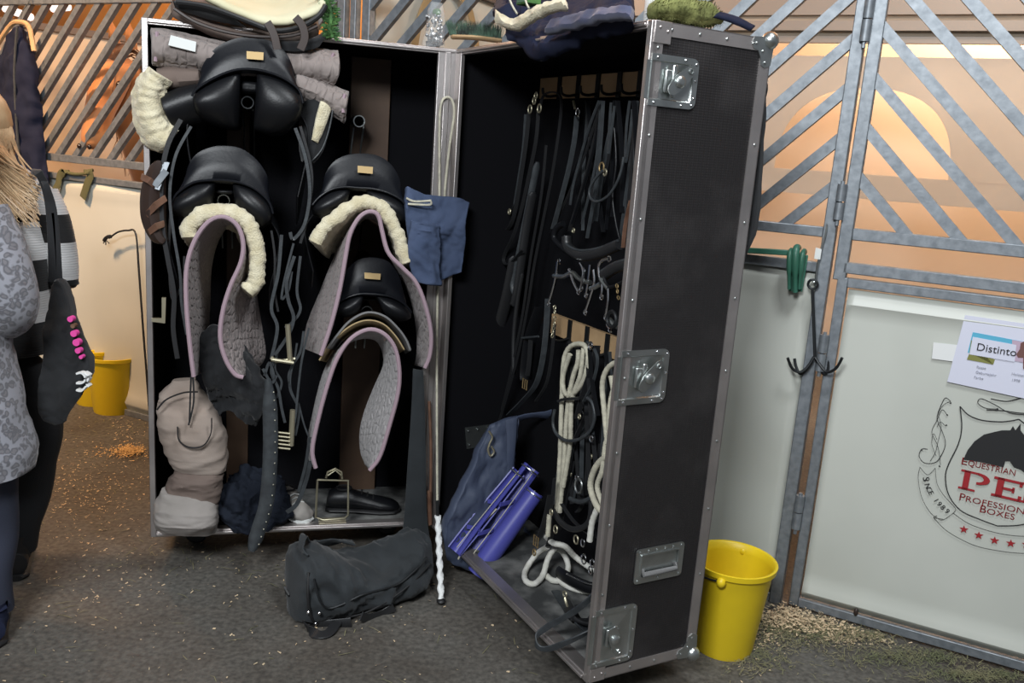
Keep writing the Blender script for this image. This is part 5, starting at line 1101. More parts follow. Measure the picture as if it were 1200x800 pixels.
g = G(); g.tube(cr(px(L, '206,2 236,6 262,14 296,27 322,36 350,32 372,20 382,6', -.09), 40), .009, 8); g.obj('edging', 'black', t)
g = slab([px(L, '202,0 222,2 240,4 262,10', -.06), px(L, '206,10 230,18 250,24 290,32', -.05)], .02, 20, 6); g.obj('corner', 'black', t)
for s_ in ('313,26 318,34 322,44 325,58', '346,20 354,30 357,44 352,58'):
    g = G(); g.strap(cr(px(L, s_, -.115), 16), .026, .005, FL.u); g.obj('tab', 'darkbrown', t)
t = top_slab('black padded roll under the cream saddle cloth tabs, hanging over the case top edge', 'saddle_roll', 'saddle pad', ['325,46 345,48 365,46 384,38', '325,58 345,60 362,58 372,52'], [-.05, -.04], .04, 'blackcloth', wr=.01)
# green tinsel
t = thing('tinsel', 'dark green tinsel garland hanging at the right end of the cream saddle cloth', 'garland', L(384, 44, -.06))
g = G(); P = cr(px(L, '376,-6 386,8 388,22 386,34 390,44', -.06), 60); g.tube(P, .008, 6)
for p in P:
    for k in range(9):
        a = random.uniform(0, 6.28); d = (FL.u*math.cos(a)+FL.v*math.sin(a)*.6+UZ*random.uniform(-.5, .5)).normalized()*random.uniform(.018, .034); g.add([p, p+d, p+d+V3((.001, 0, .004))], [(0, 1, 2)])
g.obj('tinsel_strands', 'darkgreen', t, kind='stuff', flat=True)
# clear bag with foil
t = thing('clear_bag', 'clear plastic bag of silver foil standing on the case top left of the brush', 'bag', L(505, 52, .03))
G().ring_loft(rings_px(L, dense([(494, 54, 521, 56, .05, .03), (498, 35, 521, 38, .05, .035), (500, 15, 521, 18, .05, .03), (505, 2, 519, 4, .05, .01)], 12), 18, .006)).obj('film', 'clear', t)
g = G(); random.seed(5)
for k in range(70): p = L(random.uniform(500, 518), random.uniform(18, 52), random.uniform(.03, .07)); g.ball(p, .006, .005, .007, 6, 4, bump=.8, bs=90)
g.obj('foil_pieces', 'silver', t, kind='stuff')
g = G(); g.ball(L(511, 14, .05), .016, .012, .014, 10, 6, bump=.5, bs=40); g.obj('green_piece', 'darkgreen', t)
# brush
t = thing('brush', 'long wooden brush with dark bristles lying upside down on the case top', 'brush', R(555, 50, .05))
A, B = L(528, 43, .0), L(588, 48, -.03); g = G(); g.tube(cr([A, A.lerp(B, .5)+UZ*.004, B], 16), [.006]+[.02]*14+[.012], 10, r2=[.005]+[.009]*14+[.008], up=FL.v); g.obj('back', 'wood', t)
g = G(); random.seed(9)
for k in range(900):
    f = random.uniform(0, .97); p = A.lerp(B, f)+FL.v*random.uniform(-.016, .016)+UZ*.006; d = UZ*random.uniform(.042, .058)+FL.u*(random.uniform(-.012, .012)+(-.02 if f < .12 else 0))+FL.v*random.uniform(-.012, .012); g.add([p, p+FL.u*.0022, p+d], [(0, 1, 2)])
g.obj('bristles', 'bristle', t, kind='stuff', flat=True)
# navy padded rugs with fleece
def RT(x, y, v): return R(x, y, v)
t = thing('padded_rug', 'navy padded boots and rug with cream fleece edge heaped on the case door top', 'rug', R(640, 62, -.02))
slab([px(R, '588,8 598,28 612,48 628,64 648,58 690,36 742,28', -.03), px(R, '586,-6 600,14 616,26 640,34 668,28 700,18 742,12', .10), px(R, '590,-22 610,-6 630,0 650,2 680,-2 710,-4 742,-6', .28)], .05, 60, 34, wr=.03, ws=9).obj('rug', 'navy', t, sharp=80)
slab([px(R, '640,40 665,34 700,24 740,22', -.07), px(R, '648,28 672,20 705,12 742,10', -.05)], .03, 26, 8, wr=.012, ws=14).obj('padded_boot', 'navytop', t)
slab([px(R, '580,20 590,30 604,34 622,24 640,14 664,8', -.07), px(R, '580,14 592,20 606,24 624,14 642,6 664,2', -.05)], .03, 36, 8, bump=.006, bs=60).obj('fleece_edge', 'fleece', t)
for s_ in ('596,-4 600,6 606,16', '615,-4 617,4 620,10'): g = G(); g.tube(cr(px(R, s_, -.10), 8), .003, 6); g.obj('cord', 'rope', t)
t = thing('green_packet', 'bright green packet corner between the navy rug cords on the case top', 'packet', R(615, 0, .0)); g = G(); a = R(605, 4, .0); g.box(FR, *(lambda q: (q[0], q[0]+.07, q[1], q[1]+.05, q[2]-.005, q[2]+.04))(loc(FR, a))); g.obj('box', 'darkgreen', t, bev=.002)
for nm, m_, par in (('packet_face', 'green', t),): g = G(); q = loc(FR, a); g.box(FR, q[0]+.006, q[0]+.064, q[1]-.002, q[1], q[2]+.0, q[2]+.034); g.obj(nm, m_, par)
t = thing('white_container', 'white plastic container standing on the case top right of the navy rug', 'container', R(752, 26, .10))
q = loc(FR, R(742, 30, .10)); g = G(); c = FR.p(q[0]+.035, .16, Z1+.004); g.lathe(c, [(0, 0), (.042, 0), (.044, .01), (.044, .13), (.038, .15), (0, .15)], 24); g.obj('body', 'white', t); g = G(); g.lathe(c+UZ*.15, [(0, 0), (.03, 0), (.03, .03), (0, .032)], 20); g.obj('lid', 'white', t)
# green fuzzy brush
t = thing('fuzzy_mitt', 'olive green fuzzy grooming mitt lying on the corner of the case top', 'grooming mitt', S(800, 26, .1))
P = [S(764, 12, .05), S(785, 10, .06), S(810, 16, .06), S(842, 22, .06)]; g = G(); rr = []
PP = cr(P, 30)
for i, p in enumerate(PP):
    e = math.sin(math.pi*(i+.7)/31)**.35; r = []
    for j in range(20):
        an = 2*math.pi*j/20; d = UZ*math.cos(an)*.034*e+FR.u*math.sin(an)*.05*e; q = p+d; r.append(q+d.normalized()*(.012*noise.noise(q*30)+.007*noise.noise(q*80)))
    rr.append(r)
g.ring_loft(rr); g.obj('pile', 'fuzz', t, sharp=80)
g = G(); random.seed(4)
for k in range(1500):
    i = random.randrange(30); j = random.randrange(20); p = rr[i][j]; d = (p-PP[i]).normalized()*random.uniform(.006, .014); s_ = FR.v*random.uniform(-.004, .004); g.add([p, p+FR.v*.002, p+d+s_], [(0, 1, 2)])
g.obj('fibres', 'fuzz', t, kind='stuff', flat=True)
top_slab('thin navy strap cloth lying right of the green mitt on the case top', 'cloth_strap', 'strap', ['836,20 856,26 880,36', '842,14 862,20 884,32'], [.01, .03], .012, 'navy', 20, 6, .004, fn=S)
# something dark hanging behind the case
t = thing('hanging_jacket', 'black padded cloth hanging behind the right edge of the case', 'jacket', FR.p(RW-.1, DP+.05, 1.1))
a = W(892, 120, -.25); slab([[FR.p(RW-.02, DP+.03, 1.80), FR.p(RW-.01, DP+.035, 1.6), FR.p(RW-.0, DP+.03, 1.45), FR.p(RW-.03, DP+.02, 1.32)], [FR.p(RW-.2, DP+.05, 1.80), FR.p(RW-.2, DP+.05, 1.6), FR.p(RW-.2, DP+.05, 1.45), FR.p(RW-.2, DP+.05, 1.36)]], .03, 20, 6, wr=.015).obj('cloth', 'blackcloth', t)
# ================================================================ BUCKETS
def bucket(label, base, rt, rb, h, hang, group=None, handle_side=None, tilt=0):
    t = thing('bucket', label, 'bucket', base, group=group)
    g = G(); g.lathe(base, [(0, .004), (rb-.006, .004), (rb, 0), (rb+.003, .012), (rb+(rt-rb)*.9, h*.9), (rt, h-.022), (rt+.008, h-.020), (rt+.010, h-.002), (rt+.006, h), (rt-.002, h-.004), (rt-.006, h*.9), (rb-.001, .015), (0, .012)], 40); g.obj('body', 'yellow', t, sharp=60)
    d = V3((math.cos(hang), math.sin(hang), 0)); s_ = V3((-d.y, d.x, 0)); g = G(); dr = handle_side or -1
    P = [base+UZ*(h-.03)+d*((rt+.008)*math.cos(a_))+(s_*dr)*(rt*1.02*math.sin(a_))+UZ*(.004-.02*math.sin(a_)) for a_ in [math.pi*i/24 for i in range(25)]]
    g.tube(P, .0035, 8); g.obj('handle', 'irond', t)
    for sg in (1, -1): g = G(); g.ball(base+UZ*(h-.03)+d*sg*(rt+.006), .016, .016, .018, 10, 6); g.obj('handle_lug', 'yellow', t)
    return t
b = Z(846, 756)
bucket('large yellow plastic bucket standing behind the right edge of the case', b, .135, .098, .325, math.radians(62), handle_side=1)
b2 = Z(136, 480); bucket('front yellow bucket standing against the warm lit wall at the far left', b2, .150, .115, .33, math.radians(8), handle_side=1)
b3 = Z(110, 473); bucket('back yellow bucket partly hidden behind the tote bag and the front bucket', b3+V3((0, .05, 0)), .145, .112, .33, math.radians(-15), handle_side=1)
# ================================================================ HOOKS ON THE STALL FRONT
WV = -.045
t = thing('grapnel_hook', 'black iron four prong tack hook hanging on the stall front beside the green hook', 'hook', W(955, 436, WV))
g = G(); P = [W(965, 268, -.0), W(969, 262, -.02), W(968, 272, -.035), W(961, 296, WV), W(957, 316, WV), W(955, 330, WV), W(951, 326, WV)]; g.tube(cr(P, 24), .0035, 8); g.obj('wire_hook', 'zinc', t)
g = G(); g.poly([W(x, y, WV-.004) for x, y in ((956, 290), (963, 292), (961, 304), (954, 303))], FW.v*.003); g.obj('tape', 'whitelabel', t)
g = G(); g.tube(circle(W(952.5, 333, WV), .016, FW.u, UZ, 16), .0045, 8, True); g.obj('ring', 'irond', t)
T = W(952, 338, WV); Bm = W(955, 419, WV); g = G(); g.tube([T, Bm], .0055, 8); g.obj('shank', 'irond', t)
for s_, dv in (('954,418 946,430 937,436 928,431 923,419', (0, -.02)), ('954,418 945,432 938,438 933,430 931,420', (0, .02)), ('955,418 963,430 970,436 980,431 987,419', (0, -.02)), ('955,418 960,430 965,438 970,434 971,422', (0, .02))):
    P = px(W, s_, [WV+dv[0], WV+dv[1]*1.5]); g = G(); g.tube(cr(P, 16), .0052, 8); g.obj('prong', 'irond', t)
t = thing('bridle_hook', 'green plastic bridle holder hooked over the middle rail', 'hook', W(932, 342, -.05))
g = G(); q = W(878, 290, -.03); g.bar(W(872, 293, -.035), W(924, 296, -.035), .02, .016, UZ); g.obj('arm', 'green', t, bev=.003)
for a_, w_ in (((926, 295, 925, 338), .010), ((933, 291, 932, 342), .014), ((941, 296, 937, 338), .010)):
    g = G(); p0, p1 = W(a_[0], a_[1], -.05), W(a_[2], a_[3], -.045); P = [p0-FW.v*-.04, p0, p0.lerp(p1, .3)-FW.v*.012, p0.lerp(p1, .7)-FW.v*.006, p1]; g.tube(cr(P, 14), [w_*.8]*4+[w_]*5+[w_*.7]*5, 10, r2=.012, up=FW.u); g.obj('rib', 'green', t)
g = G(); P = [W(932, 296, -.03), W(932, 342, -.03)]; g.poly([W(x, y, -.035) for x, y in ((922, 297), (947, 299), (940, 342), (924, 341))], FW.v*.008); g.obj('back', 'green', t, bev=.002)
# left wall things
t = thing('lead_straps', 'olive green webbing straps looped over the left stall rail', 'straps', W(92, 235, -.03))
for s_, w_ in (('76,200 70,206 68,216 62,226', .045), ('104,200 106,206 102,216 97,232', .050)): g = G(); P = [W(*[float(v) for v in s_.split()[0].split(',')], .03)]+px(W, s_, -.035); g.strap(cr(P, 18), w_, .006, FW.u); g.obj('strap', 'olive', t)
g = G(); g.tube(cr(px(W, '76,201 88,204 104,203', -.03), 12), .009, 8); g.obj('strap_roll', 'olive', t)
t = thing('curved_whip', 'thin black riding whip with a curved tip leaning against the left wall', 'whip', W(172, 495, -.08))
g = G(); g.tube(cr(px(W, '176,495 172,440 168,390 163,320 159,274 150,270 138,272 128,279', -.07), 40), [.006]*20+[.005]*20, 8); g.obj('shaft', 'black', t)
g = G(); g.tube(cr(px(W, '130,277 125,278 122,282', -.07), 6), .010, 8); [g.tube([W(124, 281, -.07), W(x, y, -.07)], .003, 5) for x, y in ((124, 287), (121, 285), (128, 285))]; g.obj('tip', 'black', t)
t = thing('hanging_coat', 'navy blue coat hanging on a wooden hanger from the left stall bars', 'coat', W(30, 215, -.1))
slab([px(W, '-16,100 -10,150 -20,200 -20,240', -.06), px(W, '14,38 6,90 0,150 -5,230', -.08), px(W, '20,30 18,90 20,150 22,232', -.12), px(W, '26,32 34,90 38,150 44,232', -.10), px(W, '30,36 42,95 50,150 58,214', -.05)], .03, 46, 40, wr=.035, ws=7).obj('coat', 'navy', t, sharp=80)
g = G(); g.tube(cr(px(W, '20,32 17,80 19,140 24,200', -.145), 24), .007, 6); g.obj('zip', 'greyleather', t)
g = G(); g.tube(cr(px(W, '-8,60 12,30 24,26 34,32 40,60', -.07), 20), .013, 8); g.obj('hanger', 'wood', t); g = G(); g.tube(cr(px(W, '24,28 26,14 34,2 32,-8', -.05), 16), .003, 6); g.obj('hanger_hook', 'zinc', t)
# ================================================================ HORSE IN THE STALL
def horse():
    O = W(215, 300, 1.35)+FW.u*.62; O.z = 0; hd = V3((-.35, -.94, 0)).normalized(); sd = V3((-hd.y, hd.x, 0))
    t = thing('horse', 'chestnut horse standing in the left stall behind the bars', 'horse', O)
    P = lambda f, s_, z: O+hd*f+sd*s_+UZ*z
    pts = [P(-.1, 0, 1.22), P(.45, 0, 1.20), P(.72, 0, 1.24), P(.90, 0, 1.46), P(1.02, 0, 1.70), P(1.08, 0, 1.90), P(1.17, 0, 1.86), P(1.28, 0, 1.62), P(1.33, 0, 1.44), P(-.55, 0, 1.26), P(-.85, 0, 1.24),
           P(.58, .17, 1.05), P(.60, .17, .66), P(.58, .17, .58), P(.57, .17, .14), P(.62, .17, .03), P(.58, -.17, 1.05), P(.60, -.17, .66), P(.58, -.17, .58), P(.57, -.17, .14), P(.62, -.17, .03),
           P(-.75, .16, 1.0), P(-.66, .17, .82), P(-.92, .17, .55), P(-.87, .17, .14), P(-.82, .17, .03), P(-.75, -.16, 1.0), P(-.66, -.17, .82), P(-.92, -.17, .55), P(-.87, -.17, .14), P(-.82, -.17, .03)]
    rad = [.30, .29, .24, .17, .13, .115, .115, .075, .065, .30, .24, .13, .075, .055, .045, .06, .13, .075, .055, .045, .06, .17, .13, .065, .045, .06, .17, .13, .065, .045, .06]
    ed = [(0, 1), (1, 2), (2, 3), (3, 4), (4, 5), (5, 6), (6, 7), (7, 8), (0, 9), (9, 10), (1, 11), (11, 12), (12, 13), (13, 14), (14, 15), (1, 16), (16, 17), (17, 18), (18, 19), (19, 20), (9, 21), (21, 22), (22, 23), (23, 24), (24, 25), (9, 26), (26, 27), (27, 28), (28, 29), (29, 30)]
    skin_obj('body', pts, ed, rad, 'chestnut', t, 0, 2, base=O)
    for s_ in (.06, -.06):
        g = G(); a = P(1.08, s_, 2.0); g.tube([a, a+UZ*.07+hd*.01, a+UZ*.15+hd*.03], [.03, .032, .004], 10, r2=[.02, .015, .003]); g.obj('ear', 'chestnut', t)
        g = G(); g.ball(P(1.21, s_*1.55, 1.80), .022, .022, .022); g.obj('eye', 'eye', t)
        g = G(); g.ball(P(1.375, s_*.6, 1.46), .012, .01, .014); g.obj('nostril', 'eye', t)
        for f, n_ in ((.60, 0), (-.84, 1)): g = G(); c = P(f, s_*2.83, 0); g.lathe(c, [(0, 0), (.07, 0), (.055, .08), (0, .085)], 16); g.obj('hoof', 'black', t)
    random.seed(8); g = G()
    for k in range(260):
        f = random.random(); b0 = P(.66, 0, 1.5).lerp(P(1.06, 0, 2.03), f)+sd*random.uniform(-.03, .03); dn = random.choice((-1, 1)); ln = random.uniform(.3, .55)
        pp = cr([b0, b0+sd*dn*.10-UZ*.06, b0+sd*dn*.16-UZ*ln*.6-hd*random.uniform(-.04, .06), b0+sd*dn*.15-UZ*ln-hd*random.uniform(-.06, .06)], 8); g.tube(pp, [.004]*6+[.003, .001], 3)
    for k in range(60):
        b0 = P(1.06, random.uniform(-.05, .05), 2.03); pp = cr([b0, b0+hd*.08-UZ*.02, b0+hd*.15-UZ*.14+sd*random.uniform(-.03, .03), b0+hd*.20-UZ*.27+sd*random.uniform(-.05, .05)], 8); g.tube(pp, .003, 3)
    g.obj('mane', 'mane', t, kind='stuff')
    g = G()
    for k in range(120): b0 = P(-1.02, random.uniform(-.04, .04), 1.3); pp = cr([b0, b0-hd*.1-UZ*.05, b0-hd*.16-UZ*.5+sd*random.uniform(-.06, .06), b0-hd*.14-UZ*.9+sd*random.uniform(-.08, .08)], 8); g.tube(pp, .004, 3)
    g.obj('tail', 'mane', t, kind='stuff')
horse()
# ================================================================ PEOPLE
FA = Frame((0, 2.88), (1, 0)); FB = Frame((0, 2.46), (1, 0))
def A_(x, y, d=0): return onf(FA, x, y, d)
def B_(x, y, d=0): return onf(FB, x, y, d)
def face(t, c, fwd, r=.085, hair=None):
    """head with facial features on a neck point c (centre of head)"""
    rt = V3((fwd.y, -fwd.x, 0)); F = Frame((0, 0), rt.to_2d())
    g = G(); rows = []
    for z, w_, d_, o in ((-.115, .028, .03, .05), (-.10, .045, .055, .035), (-.07, .060, .078, .012), (-.03, .070, .090, .0), (.02, .075, .096, -.004), (.06, .072, .092, -.006), (.095, .055, .072, -.008), (.118, .028, .036, -.008), (.123, .006, .008, -.008)):
        rows.append([c+UZ*z+fwd*o+rt*(w_*math.cos(2*math.pi*j/20))+fwd*(d_*math.sin(2*math.pi*j/20)) for j in range(20)])
    g.ring_loft(rows); g.tube([c+fwd*.085+UZ*.02, c+fwd*.108-UZ*.012, c+fwd*.112-UZ*.025, c+fwd*.085-UZ*.03], [.008, .012, .014, .008], 8)
    for s_ in (1, -1): g.ball(c+rt*s_*.076-UZ*.0, .010, .022, .032, 10, 6, F)
    h = g.obj('head', 'skin', t)
    g = G(); [g.ball(c+rt*s_*.030+fwd*.086+UZ*.01, .012, .008, .008, 10, 6, F) for s_ in (1, -1)]; g.obj('eyes', 'eye', h)
    g = G(); g.tube([c-rt*.024+fwd*.083-UZ*.06, c+fwd*.090-UZ*.058, c+rt*.024+fwd*.083-UZ*.06], .006, 8, r2=.005); g.obj('mouth', 'brownleather', h); return h
def hand(g, w0, d, s_, n_, L_=.17):
    """palm and five bent fingers; d along the hand, s_ across (thumb side), n_ palm normal"""
    k = L_/.18
    g.tube([w0-d*.03*k, w0+d*.01*k, w0+d*.05*k, w0+d*.09*k], [.024*k, .03*k, .04*k, .038*k], 12, r2=[.02*k, .017*k, .016*k, .013*k], up=s_)
    for i, ln in enumerate((.068, .076, .070, .055)):
        b = w0+d*.085*k+s_*((.028-.0185*i)*k); g.tube([b, b+d*ln*.4*k+n_*.006, b+d*ln*.75*k+n_*.022*k, b+d*ln*.9*k+n_*.040*k], [.0095*k, .009*k, .008*k, .006*k], 8)
    b = w0+d*.02*k+s_*.026*k; g.tube([b, b+s_*.026*k+d*.022*k+n_*.006, b+s_*.034*k+d*.05*k+n_*.016], [.012*k, .0105*k, .008*k], 8)
def boot(t, c, fwd, m_, h=.2, ln=.27):
    rt = V3((fwd.y, -fwd.x, 0)); ring = lambda p, w_, z0, z1: [c+fwd*p+rt*(w_*math.cos(2*math.pi*j/14))+UZ*((z0+z1)/2+(z1-z0)/2*math.sin(2*math.pi*j/14)) for j in range(14)]
    g = G(); g.ring_loft([ring(-.085, .01, .03, .06), ring(-.08, .038, .02, .10), ring(-.04, .044, .018, .125), ring(.02, .044, .018, .12), ring(.08, .046, .018, .085), ring(.13, .048, .018, .07), ring(.165, .035, .02, .055), ring(.18, .01, .025, .04)])
    g.tube([c+fwd*-.03+UZ*.07, c+fwd*-.035+UZ*.14, c+fwd*-.035+UZ*h], [.048, .046, .052], 14); g.obj('boot', m_, t)
    g = G(); g.ring_loft([ring(-.09, .02, 0, .022), ring(-.07, .043, 0, .026), ring(0, .042, 0, .024), ring(.11, .05, 0, .024), ring(.16, .038, 0, .024), ring(.187, .01, .003, .02)]); g.obj('sole', 'black', t)
LEGS = {}
def figure(name_label, fn, fr, px_c, lv, feet, arms, body_mat='skin'):
    """lv: pixel rows for pelvis, waist, chest, neck, head; arms: list of joint lists in world"""
    t = thing('person', name_label, 'person', (feet[0]+feet[1])/2)
    pel, wai, che, nek, hed = [fn(px_c+dx, y, 0) for dx, y in lv]
    pts = [pel, wai, che, nek, hed]; rad = [.11, .095, .10, .05, .055]; ed = [(0, 1), (1, 2), (2, 3), (3, 4)]
    for i, f in enumerate(feet):
        hip = pel+V3(((-.09, .09)[i], 0, -.06)); kn = (hip+f+UZ*.06)/2+V3((0, .03, 0)); an = f+UZ*.09; LEGS.setdefault(name_label[:5], []).append([pel+V3(((-.05, .05)[i], 0, .06)), hip, hip.lerp(kn, .5), kn, kn.lerp(an, .5)+V3((0, -.02, 0)), an]); k = len(pts); pts += [hip, kn, an, f+UZ*.035+(f-CAM).normalized()*V3((.08, .08, 0))]; rad += [.09, .06, .042, .035]; ed += [(0, k), (k, k+1), (k+1, k+2), (k+2, k+3)]
    for a_ in arms:
        k = len(pts); pts += a_; rad += [.058, .043, .030][:len(a_)]; ed += [(2, k)]+[(k+i, k+i+1) for i in range(len(a_)-1)]
    skin_obj('body', pts, ed, rad, body_mat, t, 0, 2, base=pel); return t, pts
fA = [Z(-42, 672), Z(21, 668)]
armR = [A_(48, 238, 0), A_(68, 300, .03), A_(74, 336, .02)]; armL = [A_(-58, 236, 0), A_(-82, 310, .02), A_(-80, 360, -.02)]
t, _ = figure('blond person in a black and white striped jumper, seen from behind', A_, FA, -2, [(2, 480), (2, 400), (0, 275), (-8, 205), (-20, 168)], fA, [armL, armR])
hc = A_(-20, 150, .0); face(t, hc, V3((-.2, .98, 0)).normalized())
g = G(); hand(g, A_(74, 338, .02), (-UZ+V3((.0, .1, 0))).normalized(), V3((-1, .2, 0)), V3((0, 1, 0))); hand(g, A_(-80, 362, -.02), (-UZ), V3((1, .2, 0)), V3((0, 1, 0))); g.obj('hands', 'skin', t)
g = G(); rowsA = dense([(-50, 416, 58, 412, 0, .12), (-54, 370, 58, 370, 0, .13), (-58, 300, 60, 300, 0, .14), (-60, 250, 62, 250, 0, .135), (-54, 222, 58, 226, 0, .12), (-36, 204, 44, 210, 0, .09), (-24, 190, 20, 194, 0, .06)], 26)
g.ring_loft(rings_px(A_, rowsA, 30, .008)); k0 = len(g.v)
for a_ in ((armR, [(44, 232), (58, 258), (69, 296), (73, 322), (74, 336)], (0, .0, .03, .03, .02)), (armL, [(-54, 232), (-66, 262), (-82, 310), (-82, 350), (-80, 362)], (0, 0, .02, 0, -.02))):
    g.tube(cr([A_(x, y, d) for (x, y), d in zip(a_[1], a_[2])], 22), [.070-.0012*i for i in range(19)]+[.050, .042, .040], 16)
sw = g.obj('jumper', 'stripes', t, sharp=80)
zt, zb = A_(20, 200).z, A_(20, 414).z; at_ = sw.data.attributes.new('band', 'FLOAT', 'POINT'); c0 = WL[sw.name]
for i, v in enumerate(sw.data.vertices):
    z = v.co.z+c0.z+(.07 if i >= k0 else 0); at_.data[i].value = max(0, min(1.2, (z-zb)/(zt-zb)))
g = G(); pl0 = A_(2, 470)
g.ball(A_(3, 455), .175, .115, .17, 20, 10)
for P in LEGS['blond']: g.tube(cr(P, 20), [.12, .125, .125, .12, .115, .11, .105, .1, .095, .092, .088, .084, .082, .08, .078, .075, .072, .07, .068, .066], 16)
g.obj('trousers', 'trouser', t, sharp=80)
for f in fA: boot(t, f, V3((-.45, .9, 0)).normalized(), 'black', .16)
# hair
random.seed(21); g = G()
for k in range(420):
    a = random.uniform(-1.3, 1.5); s0 = hc+V3((math.sin(a)*.06, -math.cos(a)*.09+.02, .11-.05*abs(a))); ex = A_(random.gauss(12, 16) if random.random() < .75 else random.uniform(28, 48), random.uniform(205, 268), -.155-.02*random.random())
    m1 = hc+V3((math.sin(a)*.105, -math.cos(a)*.115, -.02)); m2 = m1.lerp(ex, .5)+V3((random.uniform(-.02, .02), -.03, .0)); g.tube(cr([s0, m1, m2, ex], 10), [.0045]*7+[.003, .002, .001], 4)
g.ball(hc+V3((0, -.02, .02)), .094, .108, .122, 16, 10)
g.obj('hair', 'hair', t, kind='stuff')
# tote bag
TB = lambda x, y, d=0: A_(x, y, -.20+d)
t = thing('tote_bag', 'black tote bag with pink dots and white print hanging from the striped shoulder', 'bag', TB(68, 498))
body_ = slab([px(TB, '61,334 65,328 71,326'), px(TB, '57,370 70,366 86,368', -.01), px(TB, '53,410 74,404 98,405', -.03), px(TB, '47,450 78,445 107,438', -.03), px(TB, '50,476 74,474 94,464', -.01), px(TB, '62,494 68,497 76,489')], .05, 40, 50, wr=.03, ws=7).obj('bag', 'blackcloth', t, sharp=80)
for s_, w_ in (('43,200 52,215 58,240 61,280 62,330', .028), ('52,212 62,240 67,280 70,328', .018)):
    P = [A_(*[float(v) for v in s_.split()[0].split(',')], .05)]+px(TB, s_, .03); g = G(); g.strap(cr(P, 24), w_, .005, V3((1, 0, 0))); g.obj('strap', 'blackcloth', t)
for x, y, r in ((83, 374, .009), (87, 391, .010), (90, 401.5, .011), (92, 411, .009), (95.5, 418.5, .006), (86, 382, .007)):
    g = G(); c = TB(x-1, y, -.062); g.poly(circle(c, r, V3((1, 0, 0)), UZ, 14), V3((0, .02, 0))); g.obj('pink_dot', 'pink' if r != .007 else 'brownleather', body_)
g = G(); g.strap(cr(px(TB, '91,437 97,436 101,440 101,445 97,448 91,448', -.070), 14), .006, .022, UZ); g.strap(cr(px(TB, '91,456 97,457 102,452', -.068), 8), .006, .022, UZ); g.strap(cr(px(TB, '100,436 106,440 103,448 106,452', -.062), 8), .006, .022, UZ); g.obj('white_print', 'white', body_)
# leopard coat person
fB = [Z(-75, 745), Z(-8, 745)]
aR = [B_(-14, 262), B_(10, 345, .05), B_(-14, 372, .22)]; aL = [B_(-120, 262), B_(-150, 350), B_(-140, 400, .15)]
t, _ = figure('person in a grey leopard print fleece coat at the left edge, seen from behind', B_, FB, -66, [(0, 500), (0, 420), (0, 300), (0, 215), (0, 170)], fB, [aL, aR])
hc = B_(-66, 130); face(t, hc, V3((0, 1, 0))); g = G(); g.ball(hc+V3((0, -.02, .025)), .092, .105, .115, 16, 10, bump=.05, bs=20); g.obj('hair', 'mane', t)
g = G(); hand(g, B_(-16, 374, .24), V3((-.3, 1, 0)).normalized(), V3((-1, -.3, 0)).normalized(), -UZ); hand(g, B_(-140, 402, .17), V3((.2, 1, 0)).normalized(), V3((1, -.2, 0)).normalized(), -UZ); g.obj('hands', 'skin', t)
g = G(); g.ring_loft(rings_px(B_, dense([(-168, 572, 34, 552, 0, .15), (-165, 545, 35, 528, 0, .15), (-156, 490, 24, 490, 0, .14), (-146, 440, 12, 440, 0, .14), (-136, 390, 0, 390, 0, .14), (-134, 320, 0, 320, 0, .155), (-128, 262, -4, 262, 0, .14), (-108, 226, -24, 226, 0, .10), (-88, 205, -44, 205, 0, .07)], 34), 34, .012))
for P, in (([B_(-24, 250), B_(-8, 285, .0), B_(7, 335, .0), B_(8, 362, .03), B_(-6, 368, .14), B_(-14, 372, .22)],), ([B_(-112, 250), B_(-132, 300), B_(-148, 348), B_(-144, 380, .07), B_(-140, 400, .15)],)):
    g.tube(cr(P, 24), [.078]*4+[.082]*14+[.07]*4+[.055, .05], 18)
g.obj('coat', 'leopard', t, sharp=80)
g = G()
for P in LEGS['perso']: g.tube(cr(P, 20), [.12, .125, .125, .12, .115, .11, .105, .1, .095, .09, .086, .082, .08, .077, .074, .07, .068, .066, .065, .064], 16)
g.obj('trousers', 'denim', t, sharp=80)
for f in fB: boot(t, f, V3((-.5, .87, 0)).normalized(), 'navy', .12)
# ================================================================ LITTER ON THE FLOOR
random.seed(11)
def flakes(name, label, mt, cat, spots, size):
    g = G()
    for (fx, fy, sx, sy, n, k) in spots:
        for _ in range(n):
            x, y = random.gauss(fx, sx), random.gauss(fy, sy)
            if y < 485 or y > 812: continue
            p = Z(x, y, .002+random.random()*k)
            u, v, _z = loc(FW, p)
            if v > -.03: continue
            a = random.uniform(0, 6.28); l_ = size*random.uniform(.4, 1.5); d = V3((math.cos(a), math.sin(a), random.uniform(-.2, .4)))*l_; s_ = V3((-math.sin(a), math.cos(a), random.uniform(-.3, .5)))*l_*random.uniform(.25, .6)
            q = p+V3((0, 0, l_*.2)); g.add([q-d-s_, q+d-s_*.5, q+d*.8+s_+UZ*l_*.3, q-d+s_*.8], [(0, 1, 2), (0, 2, 3)])
    return g.obj(name, mt, None, label, cat, kind='stuff', flat=True)
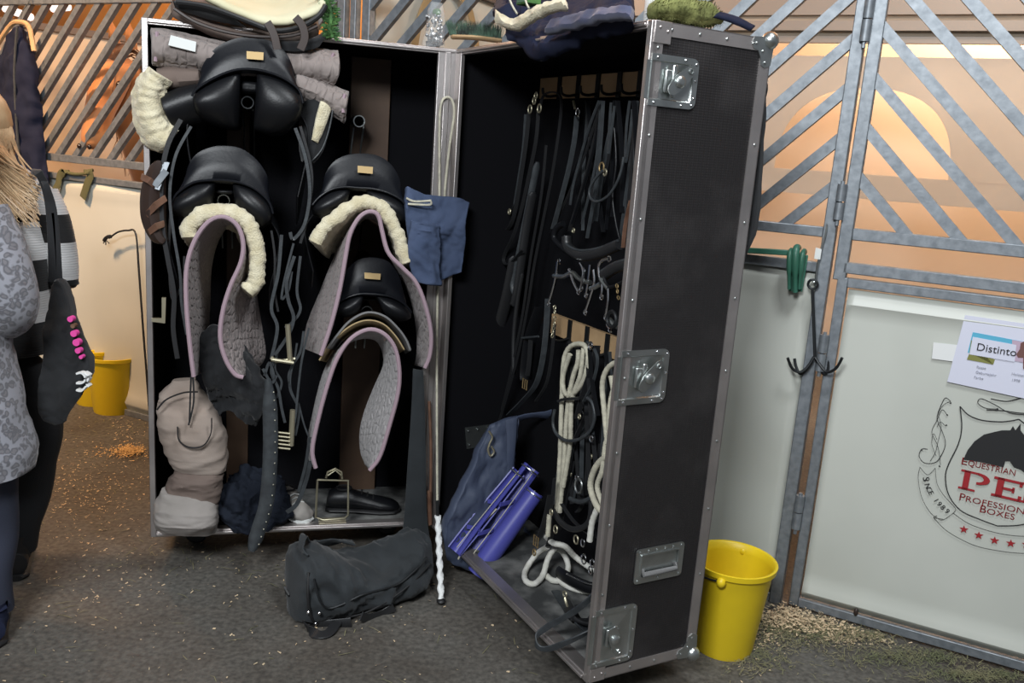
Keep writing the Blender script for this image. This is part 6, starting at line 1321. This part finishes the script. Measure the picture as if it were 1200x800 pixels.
flakes('wood_shavings', 'pale wood shavings scattered over the brown floor at the left', 'shaving', 'shavings', [(95, 570, 55, 22, 420, .0), (120, 600, 70, 45, 330, 0), (60, 530, 60, 25, 200, 0), (150, 505, 14, 8, 110, .005), (110, 680, 90, 60, 160, 0), (350, 650, 150, 50, 160, 0), (500, 735, 260, 45, 260, 0)], .0042)
flakes('sawdust', 'orange sawdust heap on the floor by the left edge of the case', 'sawdust', 'sawdust', [(152, 527, 9, 3, 900, .02), (140, 530, 16, 4, 300, .01)], .004)
flakes('wood_shavings', 'thick litter of pale shavings along the foot of the right stall fronts', 'shaving', 'shavings', [(925, 722, 18, 7, 1000, .03), (960, 732, 26, 6, 700, .02), (1000, 745, 30, 6, 500, .01), (890, 735, 18, 14, 300, .01)], .005)
def strands(name, label, spots, ln):
    g = G()
    for (fx, fy, sx, sy, n, k) in spots:
        for _ in range(n):
            x, y = random.gauss(fx, sx), random.gauss(fy, sy)
            if y > 815 or y < 487: continue
            p = Z(x, y, .003+random.random()*k); u, v, _z = loc(FW, p)
            if v > -.04: continue
            a = random.uniform(0, 6.28); l_ = ln*random.uniform(.3, 1.3); d = V3((math.cos(a), math.sin(a), random.uniform(-.08, .12)))*l_; s_ = V3((-math.sin(a), math.cos(a), 0))*.0011; m_ = s_*random.uniform(-6, 6)
            g.add([p-d/2-s_, p-d/2+s_, p+m_-s_+UZ*.003, p+m_+s_+UZ*.003, p+d/2], [(0, 2, 3, 1), (2, 4, 3)])
    return g.obj(name, 'straw', None, label, 'straw', kind='stuff', flat=True)
strands('straw', 'green gold hay strewn along the foot of the right stall door', [(1000, 742, 40, 7, 700, .02), (1080, 768, 50, 6, 800, .02), (920, 735, 25, 12, 600, .02), (1150, 790, 45, 5, 700, .02), (890, 770, 22, 12, 300, .01), (960, 765, 60, 16, 120, .01)], .032)
strands('straw', 'sparse straw stalks scattered over the open floor', [(80, 560, 70, 50, 60, 0), (120, 500, 40, 8, 50, .005), (500, 730, 200, 40, 60, 0), (250, 655, 90, 20, 60, 0), (60, 690, 60, 50, 25, 0)], .06)
